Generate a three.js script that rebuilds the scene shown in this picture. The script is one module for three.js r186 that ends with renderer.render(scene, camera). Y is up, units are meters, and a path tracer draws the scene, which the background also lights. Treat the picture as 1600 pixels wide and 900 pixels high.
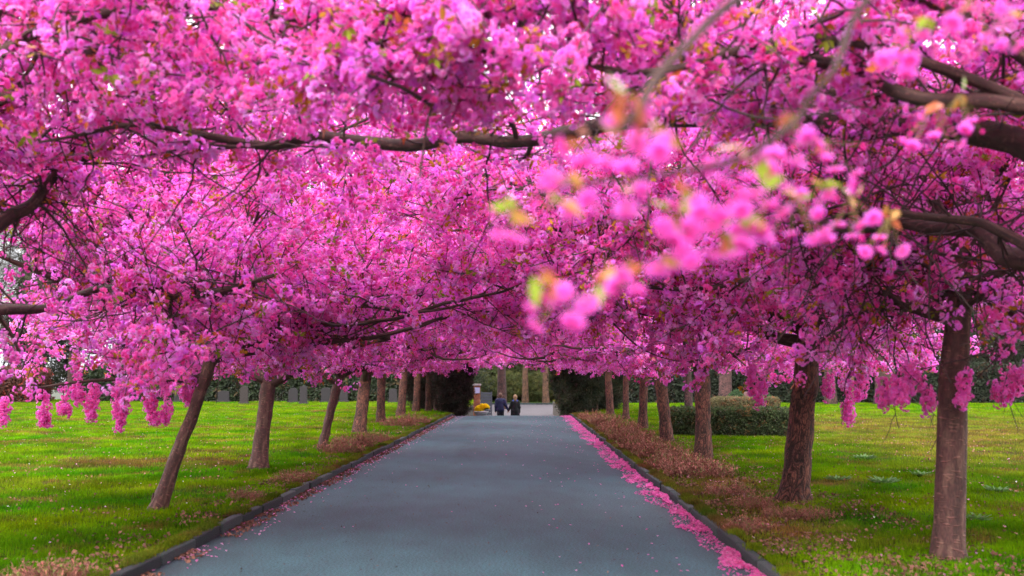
import * as THREE from 'three';
import { RoundedBoxGeometry } from 'three/addons/geometries/RoundedBoxGeometry.js';
import { MarchingCubes } from 'three/addons/objects/MarchingCubes.js';
import { mergeVertices } from 'three/addons/utils/BufferGeometryUtils.js';
import { createNoise2D, createNoise3D } from 'simplex-noise';

// ---------------------------------------------------------------- camera, sky, sun, exposure
const F = 1750, W = 1600, H = 900;                          // focal length in pixels of the 1600-wide photograph
const EYE = new THREE.Vector3(0, 1.6, 0);
const scene = new THREE.Scene();
const camera = new THREE.PerspectiveCamera(2 * Math.atan(H / 2 / F) * 180 / Math.PI, W / H, 0.1, 600);
camera.position.copy(EYE);
camera.rotation.set(Math.atan(142 / F), Math.atan(21 / F), 0, 'YXZ');
camera.focus = 21;
camera.userData.fStop = 1.95;
const renderer = new THREE.WebGLRenderer();
renderer.toneMapping = THREE.LinearToneMapping;
renderer.toneMappingExposure = 4.95;
renderer.shadowMap.enabled = true;
{
  const w = 64, h = 32, d = new Float32Array(w * h * 4);      // an even overcast sky
  for (let y = 0; y < h; y++) for (let x = 0; x < w; x++) {
    const el = ((y + 0.5) / h - 0.5) * Math.PI, s = 0.5 + 0.5 * Math.max(0, Math.sin(el)), i = (y * w + x) * 4;
    d[i] = 0.97 * s; d[i + 1] = 0.97 * s; d[i + 2] = 1.02 * s; d[i + 3] = 1;
  }
  const t = new THREE.DataTexture(d, w, h, THREE.RGBAFormat, THREE.FloatType);
  t.mapping = THREE.EquirectangularReflectionMapping; t.magFilter = THREE.LinearFilter; t.needsUpdate = true;
  scene.background = t; scene.environment = t;
}
const sun = new THREE.DirectionalLight(new THREE.Color(1, 0.97, 0.92), 1.5);
sun.position.set(-22, 52, 62); sun.shadow.radius = 40; sun.castShadow = true;
Object.assign(sun.shadow.camera, { left: -60, right: 60, top: 60, bottom: -60, near: 1, far: 250 });
scene.add(sun, sun.target); sun.target.position.set(0, 0, -25);

// ---------------------------------------------------------------- helpers
const V = (x, y, z) => new THREE.Vector3(x, y, z);
function rnd(seed) { let a = seed * 2654435761 | 0; const f = () => { a = (a + 0x6d2b79f5) | 0; let t = Math.imul(a ^ (a >>> 15), 1 | a); t = (t + Math.imul(t ^ (t >>> 7), 61 | t)) ^ t; return ((t ^ (t >>> 14)) >>> 0) / 4294967296; }; f(); return f; }
const n2 = createNoise2D(rnd(11)), n3 = createNoise3D(rnd(12));
const fbm = (x, y, o = 4) => { let s = 0, a = 0.5, f = 1; for (let i = 0; i < o; i++) { s += a * n2(x * f, y * f); a *= 0.5; f *= 2.03; } return s; };
const lerp = (a, b, t) => a + (b - a) * t, clamp = (x, a = 0, b = 1) => Math.min(b, Math.max(a, x)), smooth = (a, b, x) => { const t = clamp((x - a) / (b - a)); return t * t * (3 - 2 * t); };
const ray = (px, py) => V((px - W / 2) / F, (H / 2 - py) / F, -1).applyEuler(camera.rotation);
const P = (px, py, z) => { const d = ray(px, py); return EYE.clone().addScaledVector(d, z / -d.z); };        // the place seen at a pixel of the photograph, z metres along the path
const G = (px, py, y = 0.09) => { const d = ray(px, py); return EYE.clone().addScaledVector(d, (y - EYE.y) / d.y); };
const counts = {};
const numbered = (n) => { const k = counts[n] = (counts[n] ?? -1) + 1; return k ? n + '_' + String(k).padStart(3, '0') : n; };
const shade = (o) => { o.castShadow = o.receiveShadow = true; return o; };
function thing(name, label, category, pos = V(0, 0, 0), group) {
  const o = new THREE.Group(); o.name = numbered(name); o.position.copy(pos); o.userData = { label, category }; if (group) o.userData.group = group; scene.add(o); return o;
}
function part(name, geo, mat, parent, kind) { const m = shade(new THREE.Mesh(geo, mat)); m.name = name; if (kind) m.userData.kind = kind; parent.add(m); return m; }
function struct(name, geo, mat, kind = 'structure') { const m = shade(new THREE.Mesh(geo, mat)); m.name = numbered(name); m.userData.kind = kind; scene.add(m); return m; }
function copyOf(root, pos, turn, scale, label) {
  const c = root.clone(); c.name = numbered(root.name.replace(/_\d+$/, '')); c.userData = { ...root.userData, label }; c.position.copy(pos); c.rotation.y = turn; c.scale.setScalar(scale); scene.add(c); return c;
}
class MB {                                                    // collects triangles into one geometry
  constructor(o) { this.o = o ?? V(0, 0, 0); this.p = []; this.n = []; this.u = []; this.c = []; this.i = []; this.useN = false; }
  v(p, u = 0, w = 0, c = null, n = null) { this.p.push(p.x - this.o.x, p.y - this.o.y, p.z - this.o.z); this.u.push(u, w); if (c) this.c.push(c[0], c[1], c[2]); if (n) { this.n.push(n.x, n.y, n.z); this.useN = true; } return this.p.length / 3 - 1; }
  tri(a, b, c) { this.i.push(a, b, c); }
  tube(pts, rad, sides, c = null, lump = 0, cap = false) {
    const T = new THREE.Vector3(), N = new THREE.Vector3(), B = new THREE.Vector3(), q = new THREE.Vector3(); let len = 0, prev = null; const start = this.p.length / 3, ring = sides + 1;
    for (let k = 0; k < pts.length; k++) {
      const a = pts[Math.max(0, k - 1)], b = pts[Math.min(pts.length - 1, k + 1)]; T.subVectors(b, a).normalize();
      if (k === 0) N.set(Math.abs(T.y) > 0.8 ? 1 : 0, Math.abs(T.y) > 0.8 ? 0 : 1, 0);
      N.addScaledVector(T, -N.dot(T)).normalize(); B.crossVectors(T, N);
      if (prev) len += prev.distanceTo(pts[k]); prev = pts[k];
      for (let s = 0; s <= sides; s++) {
        const an = s / sides * Math.PI * 2; q.copy(N).multiplyScalar(Math.cos(an)).addScaledVector(B, Math.sin(an));
        let r = rad[k]; if (lump) { const p = pts[k]; r *= 1 + lump * n3(p.x * 3 + q.x * 0.8, p.y * 3 + q.y * 0.8, p.z * 3 + q.z * 0.8) + lump * 0.5 * n3(p.x * 9 + q.x * 2.2, p.y * 9 + q.y, p.z * 9 + q.z * 2.2); }
        this.v(V(pts[k].x + q.x * r, pts[k].y + q.y * r, pts[k].z + q.z * r), s / sides, len, c, q.clone());
      }
    }
    for (let k = 0; k < pts.length - 1; k++) for (let s = 0; s < sides; s++) { const a = start + k * ring + s, b = a + ring; this.tri(a, a + 1, b); this.tri(a + 1, b + 1, b); }
    if (cap) { const e = this.v(pts.at(-1), 0, len, c, T.clone()), a = start + (pts.length - 1) * ring; for (let s = 0; s < sides; s++) this.tri(a + s, a + s + 1, e); }
  }
  geo() {
    const g = new THREE.BufferGeometry(); g.setAttribute('position', new THREE.Float32BufferAttribute(this.p, 3)); g.setAttribute('uv', new THREE.Float32BufferAttribute(this.u, 2));
    if (this.c.length) g.setAttribute('color', new THREE.Float32BufferAttribute(this.c, 3)); g.setIndex(this.i);
    if (this.useN) g.setAttribute('normal', new THREE.Float32BufferAttribute(this.n, 3)); else g.computeVertexNormals(); return g;
  }
}
class IM {                                                    // collects copies of one small shape
  constructor(o) { this.o = o ?? V(0, 0, 0); this.m = []; this.c = []; }
  add(p, q, s, c) { const e = M4.compose(T3.subVectors(p, this.o), q, s.isVector3 ? s : S3.setScalar(s)).elements; for (let i = 0; i < 16; i++) this.m.push(e[i]); this.c.push(c[0], c[1], c[2]); }
  build(name, geo, mat, parent, kind = 'stuff') {
    const n = this.m.length / 16, im = shade(new THREE.InstancedMesh(geo, mat, n)); im.instanceMatrix.array.set(this.m); im.instanceColor = new THREE.InstancedBufferAttribute(new Float32Array(this.c), 3);
    im.name = name; im.userData.kind = kind; parent.add(im); return im;
  }
}
const M4 = new THREE.Matrix4(), T3 = V(0, 0, 0), S3 = V(1, 1, 1);
const quat = (r) => { const u = r() * 6.2832, v = r() * 6.2832, w = r(); return new THREE.Quaternion(Math.sqrt(1 - w) * Math.sin(u), Math.sqrt(1 - w) * Math.cos(u), Math.sqrt(w) * Math.sin(v), Math.sqrt(w) * Math.cos(v)); };
const turnY = (a) => new THREE.Quaternion().setFromAxisAngle(V(0, 1, 0), a);
const dirOf = (r) => { const z = r() * 2 - 1, a = r() * 6.2832, s = Math.sqrt(1 - z * z); return V(s * Math.cos(a), z, s * Math.sin(a)); };
const poly = (pts, n) => new THREE.CatmullRomCurve3(pts, false, 'centripetal').getPoints(n);
const resample = (a, n) => Array.from({ length: n + 1 }, (_, k) => { const t = k / n * (a.length - 1), i = Math.min(a.length - 2, Math.floor(t)); return lerp(a[i], a[i + 1], t - i); });

// ---------------------------------------------------------------- textures and materials
function tex(w, h, fn, srgb = true) {
  const d = new Uint8Array(w * h * 4); for (let y = 0; y < h; y++) for (let x = 0; x < w; x++) { const c = fn(x / w, y / h, x, y), i = (y * w + x) * 4; for (let k = 0; k < 3; k++) d[i + k] = clamp(c[k]) * 255; d[i + 3] = 255; }
  const t = new THREE.DataTexture(d, w, h); t.wrapS = t.wrapT = THREE.RepeatWrapping; t.magFilter = THREE.LinearFilter; if (srgb) t.colorSpace = THREE.SRGBColorSpace; t.needsUpdate = true; return t;
}
const ring = (u, v, s, k = 0) => n3(Math.cos(u * 6.2832) * s + k, Math.sin(u * 6.2832) * s, v);   // noise that closes round u
// smooth cherry bark: banded round the trunk with lenticels; v runs 1.6 m up
const lent = (u, v) => { const b = ring(u, v * 34, 0.9, 3) * 0.6 + ring(u, v * 80, 1.6, 9) * 0.4; return smooth(0.25, 0.6, b); };
const barkSmooth = tex(256, 512, (u, v) => { const m = 0.5 + 0.5 * ring(u, v * 3, 1.2), l = lent(u, v), g = 0.5 + 0.5 * ring(u, v * 30, 6), q = smooth(0.1, 0.6, ring(u, v * 5, 1.6, 21)), k = 0.34 + 0.2 * m + 0.16 * g + 0.2 * l + 0.14 * q; return [k, k * (0.80 + 0.08 * q), k * (0.77 + 0.04 * q)]; });
const barkSmoothBump = tex(256, 512, (u, v) => { const k = 0.4 + 0.5 * lent(u, v) + 0.15 * ring(u, v * 30, 6); return [k, k, k]; }, false);
const fiss = (u, v) => { const w = ring(u, v * 4, 1.5, 2) * 0.09; const a = Math.abs(ring(u + w, v * 5, 3.4, 5)), b = Math.abs(ring(u, v * 14, 5.2, 8)); return clamp(Math.min(a * 2.2, b * 2.6 + 0.15)); };
const barkRough = tex(256, 512, (u, v) => { const f = fiss(u, v), m = 0.5 + 0.5 * ring(u, v * 3, 1.2), g = ring(u, v * 60, 9), k = 0.16 + 0.42 * f + 0.12 * m + 0.1 * g; return [k * 1.03, k * 0.82, k * 0.74]; });
const barkRoughBump = tex(256, 512, (u, v) => { const k = 0.2 + 0.6 * fiss(u, v) + 0.1 * ring(u, v * 60, 9); return [k, k, k]; }, false);
for (const t of [barkSmooth, barkSmoothBump, barkRough, barkRoughBump]) t.repeat.set(1, 1 / 1.6);
const rough = (o) => new THREE.MeshStandardMaterial({ roughness: 0.9, side: THREE.DoubleSide, ...o });
const col = (r, g, b) => new THREE.Color().setRGB(r, g, b);
const M = {
  barkA: rough({ map: barkSmooth, color: col(0.30, 0.20, 0.175), bumpMap: barkSmoothBump, bumpScale: 0.012, roughness: 0.8 }),
  barkB: rough({ map: barkRough, color: col(0.42, 0.25, 0.20), bumpMap: barkRoughBump, bumpScale: 0.02 }),
  barkDark: rough({ map: barkRough, color: col(0.22, 0.155, 0.145), bumpMap: barkRoughBump, bumpScale: 0.02 }),
  limb: rough({ map: barkSmooth, color: col(0.2, 0.14, 0.125), bumpMap: barkSmoothBump, bumpScale: 0.004, roughness: 0.8 }),
  twig: rough({ color: col(0.045, 0.025, 0.024) }),
  petal: new THREE.MeshPhysicalMaterial({ vertexColors: true, transmission: 0.8, thickness: 0, roughness: 1, specularIntensity: 0.2, side: THREE.DoubleSide }),
  leaf: new THREE.MeshPhysicalMaterial({ transmission: 0.4, thickness: 0, roughness: 1, specularIntensity: 0.3, side: THREE.DoubleSide }),
  grass: new THREE.MeshPhysicalMaterial({ transmission: 0.35, thickness: 0, roughness: 1, specularIntensity: 0.04, side: THREE.DoubleSide }),
  dry: rough({ vertexColors: true }),
  stone: rough({ vertexColors: false }),
};

// ---------------------------------------------------------------- small shapes that are repeated
function petalInto(mb, o, axis, side, len, wid, cup, cBase, cTip) {           // a folded petal from o outwards
  const up = axis.clone(), out = side.clone().multiplyScalar(Math.cos(cup)).addScaledVector(up, Math.sin(cup)), across = V(0, 0, 0).crossVectors(out, up).normalize(), fold = V(0, 0, 0).crossVectors(across, out);
  const mid = o.clone().addScaledVector(out, len * 0.62), tip = o.clone().addScaledVector(out, len).addScaledVector(fold, -len * 0.12);
  const a = mb.v(o, 0, 0, cBase), l = mb.v(mid.clone().addScaledVector(across, wid).addScaledVector(fold, len * 0.1), 0, 0, cTip), r = mb.v(mid.clone().addScaledVector(across, -wid).addScaledVector(fold, len * 0.1), 0, 0, cTip), t = mb.v(tip, 0, 0, cTip);
  mb.tri(a, l, t); mb.tri(a, t, r);
}
function flowerInto(mb, o, axis, R, r, open) {
  const a0 = Math.abs(axis.y) > 0.9 ? V(1, 0, 0) : V(0, 1, 0), e1 = V(0, 0, 0).crossVectors(axis, a0).normalize(), e2 = V(0, 0, 0).crossVectors(axis, e1);
  const bud = open < 0.25, k = 0.85 + 0.3 * r(), tip = bud ? [0.88 * k, 0.06, 0.58] : [0.98, 0.35 * k, 0.86 * k], base = bud ? [0.8, 0.04, 0.40] : [0.965, 0.15 * k, 0.70 * k];
  const rings = bud ? [[4, 1.25, 0.55]] : [[6, lerp(0.95, 0.2, open), 1], [6, lerp(1.2, 0.75, open), 0.82]];
  for (const [n, cup, s] of rings) { const t0 = r() * 6.28; for (let i = 0; i < n; i++) { const t = t0 + i / n * 6.2832 + r() * 0.3; petalInto(mb, o, axis, e1.clone().multiplyScalar(Math.cos(t)).addScaledVector(e2, Math.sin(t)), R * s * (0.85 + 0.3 * r()), R * s * 0.46, cup + (r() - 0.5) * 0.35, base, tip); } }
}
function clusterGeo(seed, n) {
  const r = rnd(seed), mb = new MB();
  for (let i = 0; i < n; i++) {
    const d = dirOf(r); d.y -= 0.25; d.normalize(); const o = d.clone().multiplyScalar(0.026 + 0.052 * r());
    const st = [0.16, 0.14, 0.03]; const a = mb.v(V(0, 0.01, 0), 0, 0, st), b = mb.v(V(0.003, 0.01, 0.003), 0, 0, st), c = mb.v(o, 0, 0, [0.3, 0.06, 0.06]); mb.tri(a, b, c);
    flowerInto(mb, o, d, 0.029 + 0.006 * r(), r, r() < 0.14 ? 0.1 : 0.35 + 0.65 * r());
  }
  return mb.geo();
}
const CLUSTERS = [clusterGeo(1, 9), clusterGeo(2, 7)];
function leafInto(mb, o, dir, len, wid, c = null) {
  const up = Math.abs(dir.y) > 0.9 ? V(1, 0, 0) : V(0, 1, 0), ac = V(0, 0, 0).crossVectors(dir, up).normalize(), nn = V(0, 0, 0).crossVectors(ac, dir);
  const m = o.clone().addScaledVector(dir, len * 0.45), a = mb.v(o, 0, 0, c), l = mb.v(m.clone().addScaledVector(ac, wid).addScaledVector(nn, wid * 0.4), 0, 0, c), r = mb.v(m.clone().addScaledVector(ac, -wid).addScaledVector(nn, wid * 0.4), 0, 0, c), t = mb.v(o.clone().addScaledVector(dir, len).addScaledVector(nn, -len * 0.1), 0, 0, c);
  mb.tri(a, l, t); mb.tri(a, t, r);
}
function leafTuft(seed, n, len, wid, spread) { const r = rnd(seed), mb = new MB(); for (let i = 0; i < n; i++) { const d = dirOf(r); d.y += 0.3; d.normalize(); leafInto(mb, d.clone().multiplyScalar(spread * r()), dirOf(r).lerp(d, 0.5).normalize(), len * (0.7 + 0.6 * r()), wid); } return mb.geo(); }
const LEAVES = leafTuft(5, 5, 0.055, 0.013, 0.02);           // young cherry leaves
const CLUMP = leafTuft(6, 16, 0.26, 0.055, 0.42);            // a handful of foliage, about a metre across
const NEEDLES = leafTuft(7, 26, 0.30, 0.03, 0.40);
const HEDGELEAF = leafTuft(8, 12, 0.05, 0.016, 0.06);
const TWIGGY = (() => { const r = rnd(9), mb = new MB(); for (let i = 0; i < 12; i++) { const d = dirOf(r); d.y = Math.abs(d.y); const o = dirOf(r).multiplyScalar(0.25 * r()), e = o.clone().addScaledVector(d, 0.5 + 0.4 * r()); mb.tube([o, e], [0.008, 0.003], 3); } return mb.geo(); })();
const TUFT = (() => { const r = rnd(10), mb = new MB(); for (let i = 0; i < 11; i++) { const o = V((r() - 0.5) * 0.13, -0.01, (r() - 0.5) * 0.13), a = r() * 6.28, h = 0.028 + 0.035 * r(), l = 0.01 + 0.03 * r(), w = 0.003; const cx = Math.cos(a), sz = Math.sin(a); const p0 = mb.v(V(o.x - sz * w, o.y, o.z + cx * w)), p1 = mb.v(V(o.x + sz * w, o.y, o.z - cx * w)), m0 = mb.v(V(o.x + cx * l * 0.4 - sz * w * 0.8, h * 0.6, o.z + sz * l * 0.4 + cx * w * 0.8)), m1 = mb.v(V(o.x + cx * l * 0.4 + sz * w * 0.8, h * 0.6, o.z + sz * l * 0.4 - cx * w * 0.8)), t = mb.v(V(o.x + cx * l, h, o.z + sz * l)); mb.tri(p0, p1, m1); mb.tri(p0, m1, m0); mb.tri(m0, m1, t); } return mb.geo(); })();
const FALLEN = (() => { const mb = new MB(); const c = [1, 1, 1], a = mb.v(V(-0.014, 0.002, 0), 0, 0, c), b = mb.v(V(0, 0.006, 0.011), 0, 0, c), d = mb.v(V(0.015, 0.003, 0), 0, 0, c), e = mb.v(V(0, 0.007, -0.011), 0, 0, c), m = mb.v(V(0, 0.001, 0), 0, 0, c); for (const [p, q] of [[a, b], [b, d], [d, e], [e, a]]) mb.tri(p, q, m); return mb.geo(); })();

// ---------------------------------------------------------------- the ground
const XL = -3.12, XR = 1.93, CREST = -48, LOW = -0.95;         // faces of the two kerbs, the brow of the path, the yard beyond it
const pathY = (z) => z > CREST ? 0.02 * smooth(-20, CREST, z) : lerp(0.02, LOW, smooth(CREST + 1.5, -58, z));
const lawnY = (x, z) => 0.085 + 0.03 * n2(x * 0.25, z * 0.25) + 0.012 * n2(x * 1.1, z * 1.1) + 0.02 * smooth(XL - 0.2, XL - 3, x) + 0.02 * smooth(XR + 0.2, XR + 3, x) - 0.03 * (1 - smooth(0, 0.5, x < 0 ? XL - x : x - XR));
function sheet(x0, x1, nx, z0, z1, nz, y, c, uv = 1) {
  const mb = new MB(); for (let j = 0; j <= nz; j++) for (let i = 0; i <= nx; i++) { const x = lerp(x0, x1, i / nx), z = lerp(z0, z1, j / nz); mb.v(V(x, y(x, z), z), x * uv, z * uv, c ? c(x, z) : null); }
  for (let j = 0; j < nz; j++) for (let i = 0; i < nx; i++) { const a = j * (nx + 1) + i, b = a + nx + 1; if ((z1 < z0) === (x1 > x0)) { mb.tri(a, a + 1, b); mb.tri(a + 1, b + 1, b); } else { mb.tri(a, b, a + 1); mb.tri(a + 1, b, b + 1); } } return mb.geo();
}
const grain = tex(512, 512, (u, v, x, y) => { const r = Math.sin(x * 127.1 + y * 311.7) * 43758.5453, h = r - Math.floor(r), k = 0.66 + 0.16 * (h - 0.5) + 0.2 * n2(x * 0.3, y * 0.3) + 0.2 * n2(x * 0.11 + 5, y * 0.11) + (n2(x * 0.22 + 50, y * 0.22) > 0.7 ? 0.24 : 0) ; return [k, k, k]; });
const grainBump = tex(512, 512, (u, v, x, y) => { const k = 0.5 + 0.3 * n2(x * 0.25, y * 0.25) + 0.2 * n2(x * 0.6, y * 0.6); return [k, k, k]; }, false);
const asphalt = rough({ map: grain, bumpMap: grainBump, bumpScale: 0.006, vertexColors: true, roughness: 0.75 });
grain.repeat.set(0.55, 0.55); grainBump.repeat.set(0.55, 0.55);
struct('path', sheet(XL - 0.05, XR + 0.05, 56, 14, -64, 260, (x, z) => pathY(z) + 0.03 * (1 - ((x + 0.6) / 2.5) ** 2) * smooth(-58, -50, z), (x, z) => {
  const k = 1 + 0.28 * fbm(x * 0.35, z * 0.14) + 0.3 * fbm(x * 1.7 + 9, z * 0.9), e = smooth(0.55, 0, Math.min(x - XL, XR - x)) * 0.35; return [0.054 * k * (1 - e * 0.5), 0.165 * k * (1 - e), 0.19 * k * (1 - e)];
}), asphalt);
struct('yard', sheet(-40, 40, 20, -63, -114, 20, () => LOW - 0.004, (x, z) => { const k = 1 + 0.15 * fbm(x * 0.2, z * 0.2); return [0.135 * k, 0.105 * k, 0.125 * k]; }), rough({ map: grain, vertexColors: true }));
struct('ground', sheet(-400, 400, 8, 100, -420, 8, () => -1.25), rough({ color: col(0.028, 0.032, 0.014) }));
const dryness = (x, z) => {                                   // 0 green .. 1 brown
  const strip = x > 0 ? smooth(2.4, 0.3, x - XR) * smooth(-7, -16, z) * 0 + smooth(2.0, 0.7, x - XR) * smooth(-9.6, -11.5, z) : smooth(0.5, 0, XL - x) * 0.7;
  const patch = x < -5 ? smooth(0.12, 0.5, fbm(x * 0.16 + 3, z * 0.3)) * smooth(-14, -20, z) * 0.8 : smooth(5, 10, x) * smooth(-13, -19, z) * (0.55 + 0.5 * fbm(x * 0.3, z * 0.3)) * smooth(-56, -34, z);
  return clamp(strip * (0.55 + 0.6 * fbm(x * 1.1, z * 0.7)) + patch + 0.8 * smooth(0.16, 0.55, fbm(x * 0.8 + 20, z * 0.6)), 0, 1);
};
const turf = (x, z, j = 0.5) => {
  const d = dryness(x, z), y = clamp(0.5 + 0.95 * fbm(x * 0.3 + 40, z * 0.3)), b = 0.58 + 0.58 * clamp(0.45 + 1.0 * fbm(x * 0.7, z * 0.5)) + 0.4 * (j - 0.5);
  return [lerp(lerp(0.05, 0.17, y), 0.2, d) * b, lerp(lerp(0.20, 0.265, y), 0.10, d) * b, lerp(0.002, 0.03, d) * b];
};
const soil = (x, z) => { const c = turf(x, z); return [c[0] * 0.62 + 0.012, c[1] * 0.62, c[2] * 0.7 + 0.003]; };
const soilMat = new THREE.MeshPhysicalMaterial({ vertexColors: true, map: grain, roughness: 1, specularIntensity: 0.05, side: THREE.DoubleSide });
struct('lawn', sheet(-62, XL - 0.05, 180, 12, -82, 170, (x, z) => lawnY(x, z), soil), soilMat);
struct('lawn', sheet(XR + 0.05, 60, 180, 12, -82, 170, (x, z) => lawnY(x, z), soil), soilMat);
for (const [x, s] of [[XL - 0.06, -1], [XR + 0.06, 1]]) struct('bank', sheet(-1, 1, 2, 0, 1, 1, (u, v) => 0, null).copy(new THREE.BoxGeometry(0.04, 1.02, 34).translate(x + s * 0.02, -0.47, -65)), rough({ color: col(0.05, 0.035, 0.025) }));
// the kerbs: one stone after the other
const kerbMat = [[0.055, 0.08, 0.088], [0.036, 0.05, 0.052], [0.09, 0.115, 0.113]].map((c) => rough({ color: col(...c), map: grain, bumpMap: grainBump, bumpScale: 0.006 }));
const kerbGeo = [0.96, 0.88].map((l) => new RoundedBoxGeometry(0.095, 0.3, l, 1, 0.016));
for (const [side, x] of [[-1, XL], [1, XR]]) {
  const k = new THREE.Group(); k.name = numbered('kerb'); k.userData.kind = 'structure'; scene.add(k); const r = rnd(30 + side); let z = 6;
  while (z > CREST - 1.5) { const v = r() < 0.6 ? 0 : 1, l = [0.96, 0.88][v]; const m = part('kerb_stone', kerbGeo[v], kerbMat[Math.floor(r() * 3)], k); m.position.set(x + side * (0.05 + (r() - 0.5) * 0.03), pathY(z) - 0.05 + (r() - 0.5) * 0.03, z - l / 2); m.rotation.set((r() - 0.5) * 0.02, (r() - 0.5) * 0.035, (r() - 0.5) * 0.09); z -= l + 0.022 + 0.03 * r(); }
}
// the turf
{
  const r = rnd(40), near = new IM(), rows = [[-5.5, -12, 300], [-12, -20, 170], [-20, -34, 80], [-34, -55, 34], [-55, -80, 20]];
  for (const [z0, z1, dens] of rows) for (const side of [-1, 1]) {
    const reach = side < 0 ? 0.50 * -z1 + 2 : 0.48 * -z1 + 2, x0 = side < 0 ? XL - 0.14 : XR + 0.14, n = Math.floor((reach - Math.abs(x0)) * (z0 - z1) * dens);
    for (let i = 0; i < n; i++) {
      const x = lerp(x0, side * reach, r()), z = lerp(z0, z1, r()), d = dryness(x, z), zz = -z; if (r() < d * 0.75) continue; if (x > XR && x < XR + 0.5 && r() < 0.3) continue;
      const c = turf(x, z, r()), s = zz < 12 ? 1 : zz < 20 ? 1.1 : zz < 34 ? 1.45 : zz < 55 ? 2 : 2.5; near.add(V(x, lawnY(x, z), z), turnY(r() * 6.28), V(s, (0.75 + 0.5 * r()) * (1 + (s - 1) * 0.25), s), c);
    }
  }
  for (let i = 0; i < 16000; i++) { const side = r() < 0.5 ? -1 : 1, z = -lerp(5.5, 49, r() ** 1.3), x = (side < 0 ? XL : XR) + side * (0.07 + 0.09 * r()); if (fbm(x * 2, z * 0.8 + side * 40) < -0.12) continue; const c = turf(x, z, r()); near.add(V(x, pathY(z) + 0.085 + 0.025 * r(), z), turnY(r() * 6.28), V(0.7, 0.5 + 0.6 * r(), 0.9), [c[0] * 0.75, c[1] * 0.7, c[2]]); }
  const g = near.build('grass', TUFT, M.grass, scene); g.userData.label = 'short bright green grass of the lawns beside the path'; g.userData.category = 'grass';
}
// petals and litter
function litter(name, label, category, geo, mat, fill) { const im = new IM(); fill(im); const o = im.build(numbered(name), geo, mat, scene); o.userData.label = label; o.userData.category = category; }
const lay = (r, a = 0.35) => new THREE.Quaternion().setFromEuler(new THREE.Euler((r() - 0.5) * a * 2, r() * 6.28, (r() - 0.5) * a * 2));
const pinkish = (r, light = 0) => { const k = 0.65 + 0.5 * r(), w = r() ** 2 * 0.6 + light; return [0.92 * Math.min(1, k), lerp(0.12, 0.5, w) * k, lerp(0.48, 0.72, w) * k]; };
litter('fallen_petals', 'thick drift of magenta petals along the right kerb', 'petals', FALLEN, M.petal, (im) => { const r = rnd(51); for (let i = 0; i < 33000; i++) {
  const z = -lerp(6, 49, r() ** 1.35), w = 0.2 + 0.11 * n2(z * 0.5, 3) + 0.005 * -z, u = r() ** 1.6, x = XR - 0.05 - 0.05 * n2(z, 8) - u * w; if (fbm(x * 2.4, z * 0.8) < -0.1 + 0.4 * u && r() < 0.88) continue; im.add(V(x, pathY(z) + 0.012 + 0.03 * r() * (1 - u), z), lay(r, 0.6), 0.8 + 0.7 * r(), pinkish(r, 0)); } });
litter('fallen_petals', 'thin line of pale lilac petals in the gutter of the left kerb', 'petals', FALLEN, M.petal, (im) => { const r = rnd(52); for (let i = 0; i < 1700; i++) {
  const z = -lerp(7, 49, r() ** 1.2), u = r() ** 2.2, x = XL + 0.03 + u * (0.3 + 0.006 * -z); if (fbm(x * 2, z * 0.9 + 7) < 0.02 && r() < 0.85) continue; im.add(V(x, pathY(z) + 0.014, z), lay(r, 0.5), 0.8 + 0.7 * r(), pinkish(r, 0.35)); } });
litter('scattered_petals', 'loose petals scattered over the middle of the dark path', 'petals', FALLEN, M.petal, (im) => { const r = rnd(53); for (let i = 0; i < 260; i++) { const z = -lerp(7, 49, r()), x = r() < 0.6 ? XR - 0.6 - 1.3 * r() ** 1.5 : lerp(XL, XR, r()); im.add(V(x, pathY(z) + 0.034, z), lay(r, 0.5), 0.7 + 0.6 * r(), pinkish(r, 0.15)); } });
litter('lawn_petals', 'pale petals and white daisies dotted over the grass', 'petals', FALLEN, M.petal, (im) => { const r = rnd(54); for (let i = 0; i < 2600; i++) { const z = -lerp(7, 60, r()), s = r() < 0.5 ? -1 : 1, x = s < 0 ? XL - 0.2 - r() * 0.45 * -z : XR + 0.2 + r() * 0.42 * -z; if (fbm(x * 0.5 + 60, z * 0.5) < -0.05) continue; im.add(V(x, lawnY(x, z) + 0.04, z), lay(r, 0.8), 0.6 + 0.6 * r(), r() < 0.15 ? [0.6, 0.55, 0.5] : pinkish(r, 0.5)); } });
litter('leaf_litter', 'brown dead leaves lying along both kerbs and round the nearest right trunks', 'dead leaves', FALLEN, M.dry, (im) => { const r = rnd(55); for (let i = 0; i < 26000; i++) {
  const z = -lerp(6.5, 47, r() ** 1.4), right = r() < 0.62, x = right ? XR + 0.12 + 2.0 * r() ** 1.3 : r() < 0.5 ? XL - 0.1 - 0.6 * r() : XL + 0.22 * r() ** 1.5; const k = 0.6 + 0.7 * r(); if (fbm(x, z * 0.8 + 30) < -0.1) continue;
  im.add(V(x, (x > XL && x < XR ? pathY(z) + 0.012 : lawnY(x, z) + 0.012 + 0.03 * r()), z), lay(r, 1), 0.9 + 0.9 * r(), [0.15 * k, 0.06 * k, 0.04 * k]); } });
litter('path_debris', 'small brown twigs and bits of leaf on the dark path', 'debris', FALLEN, M.dry, (im) => { const r = rnd(57); for (let i = 0; i < 900; i++) { const z = -lerp(7, 48, r() ** 1.3), x = lerp(XL + 0.1, XR - 0.1, r()), k = 0.4 + r(); im.add(V(x, pathY(z) + 0.034, z), lay(r, 0.6), V(0.5 + r(), 0.7, 0.2 + 0.5 * r()), [0.12 * k, 0.07 * k, 0.05 * k]); } });
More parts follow.
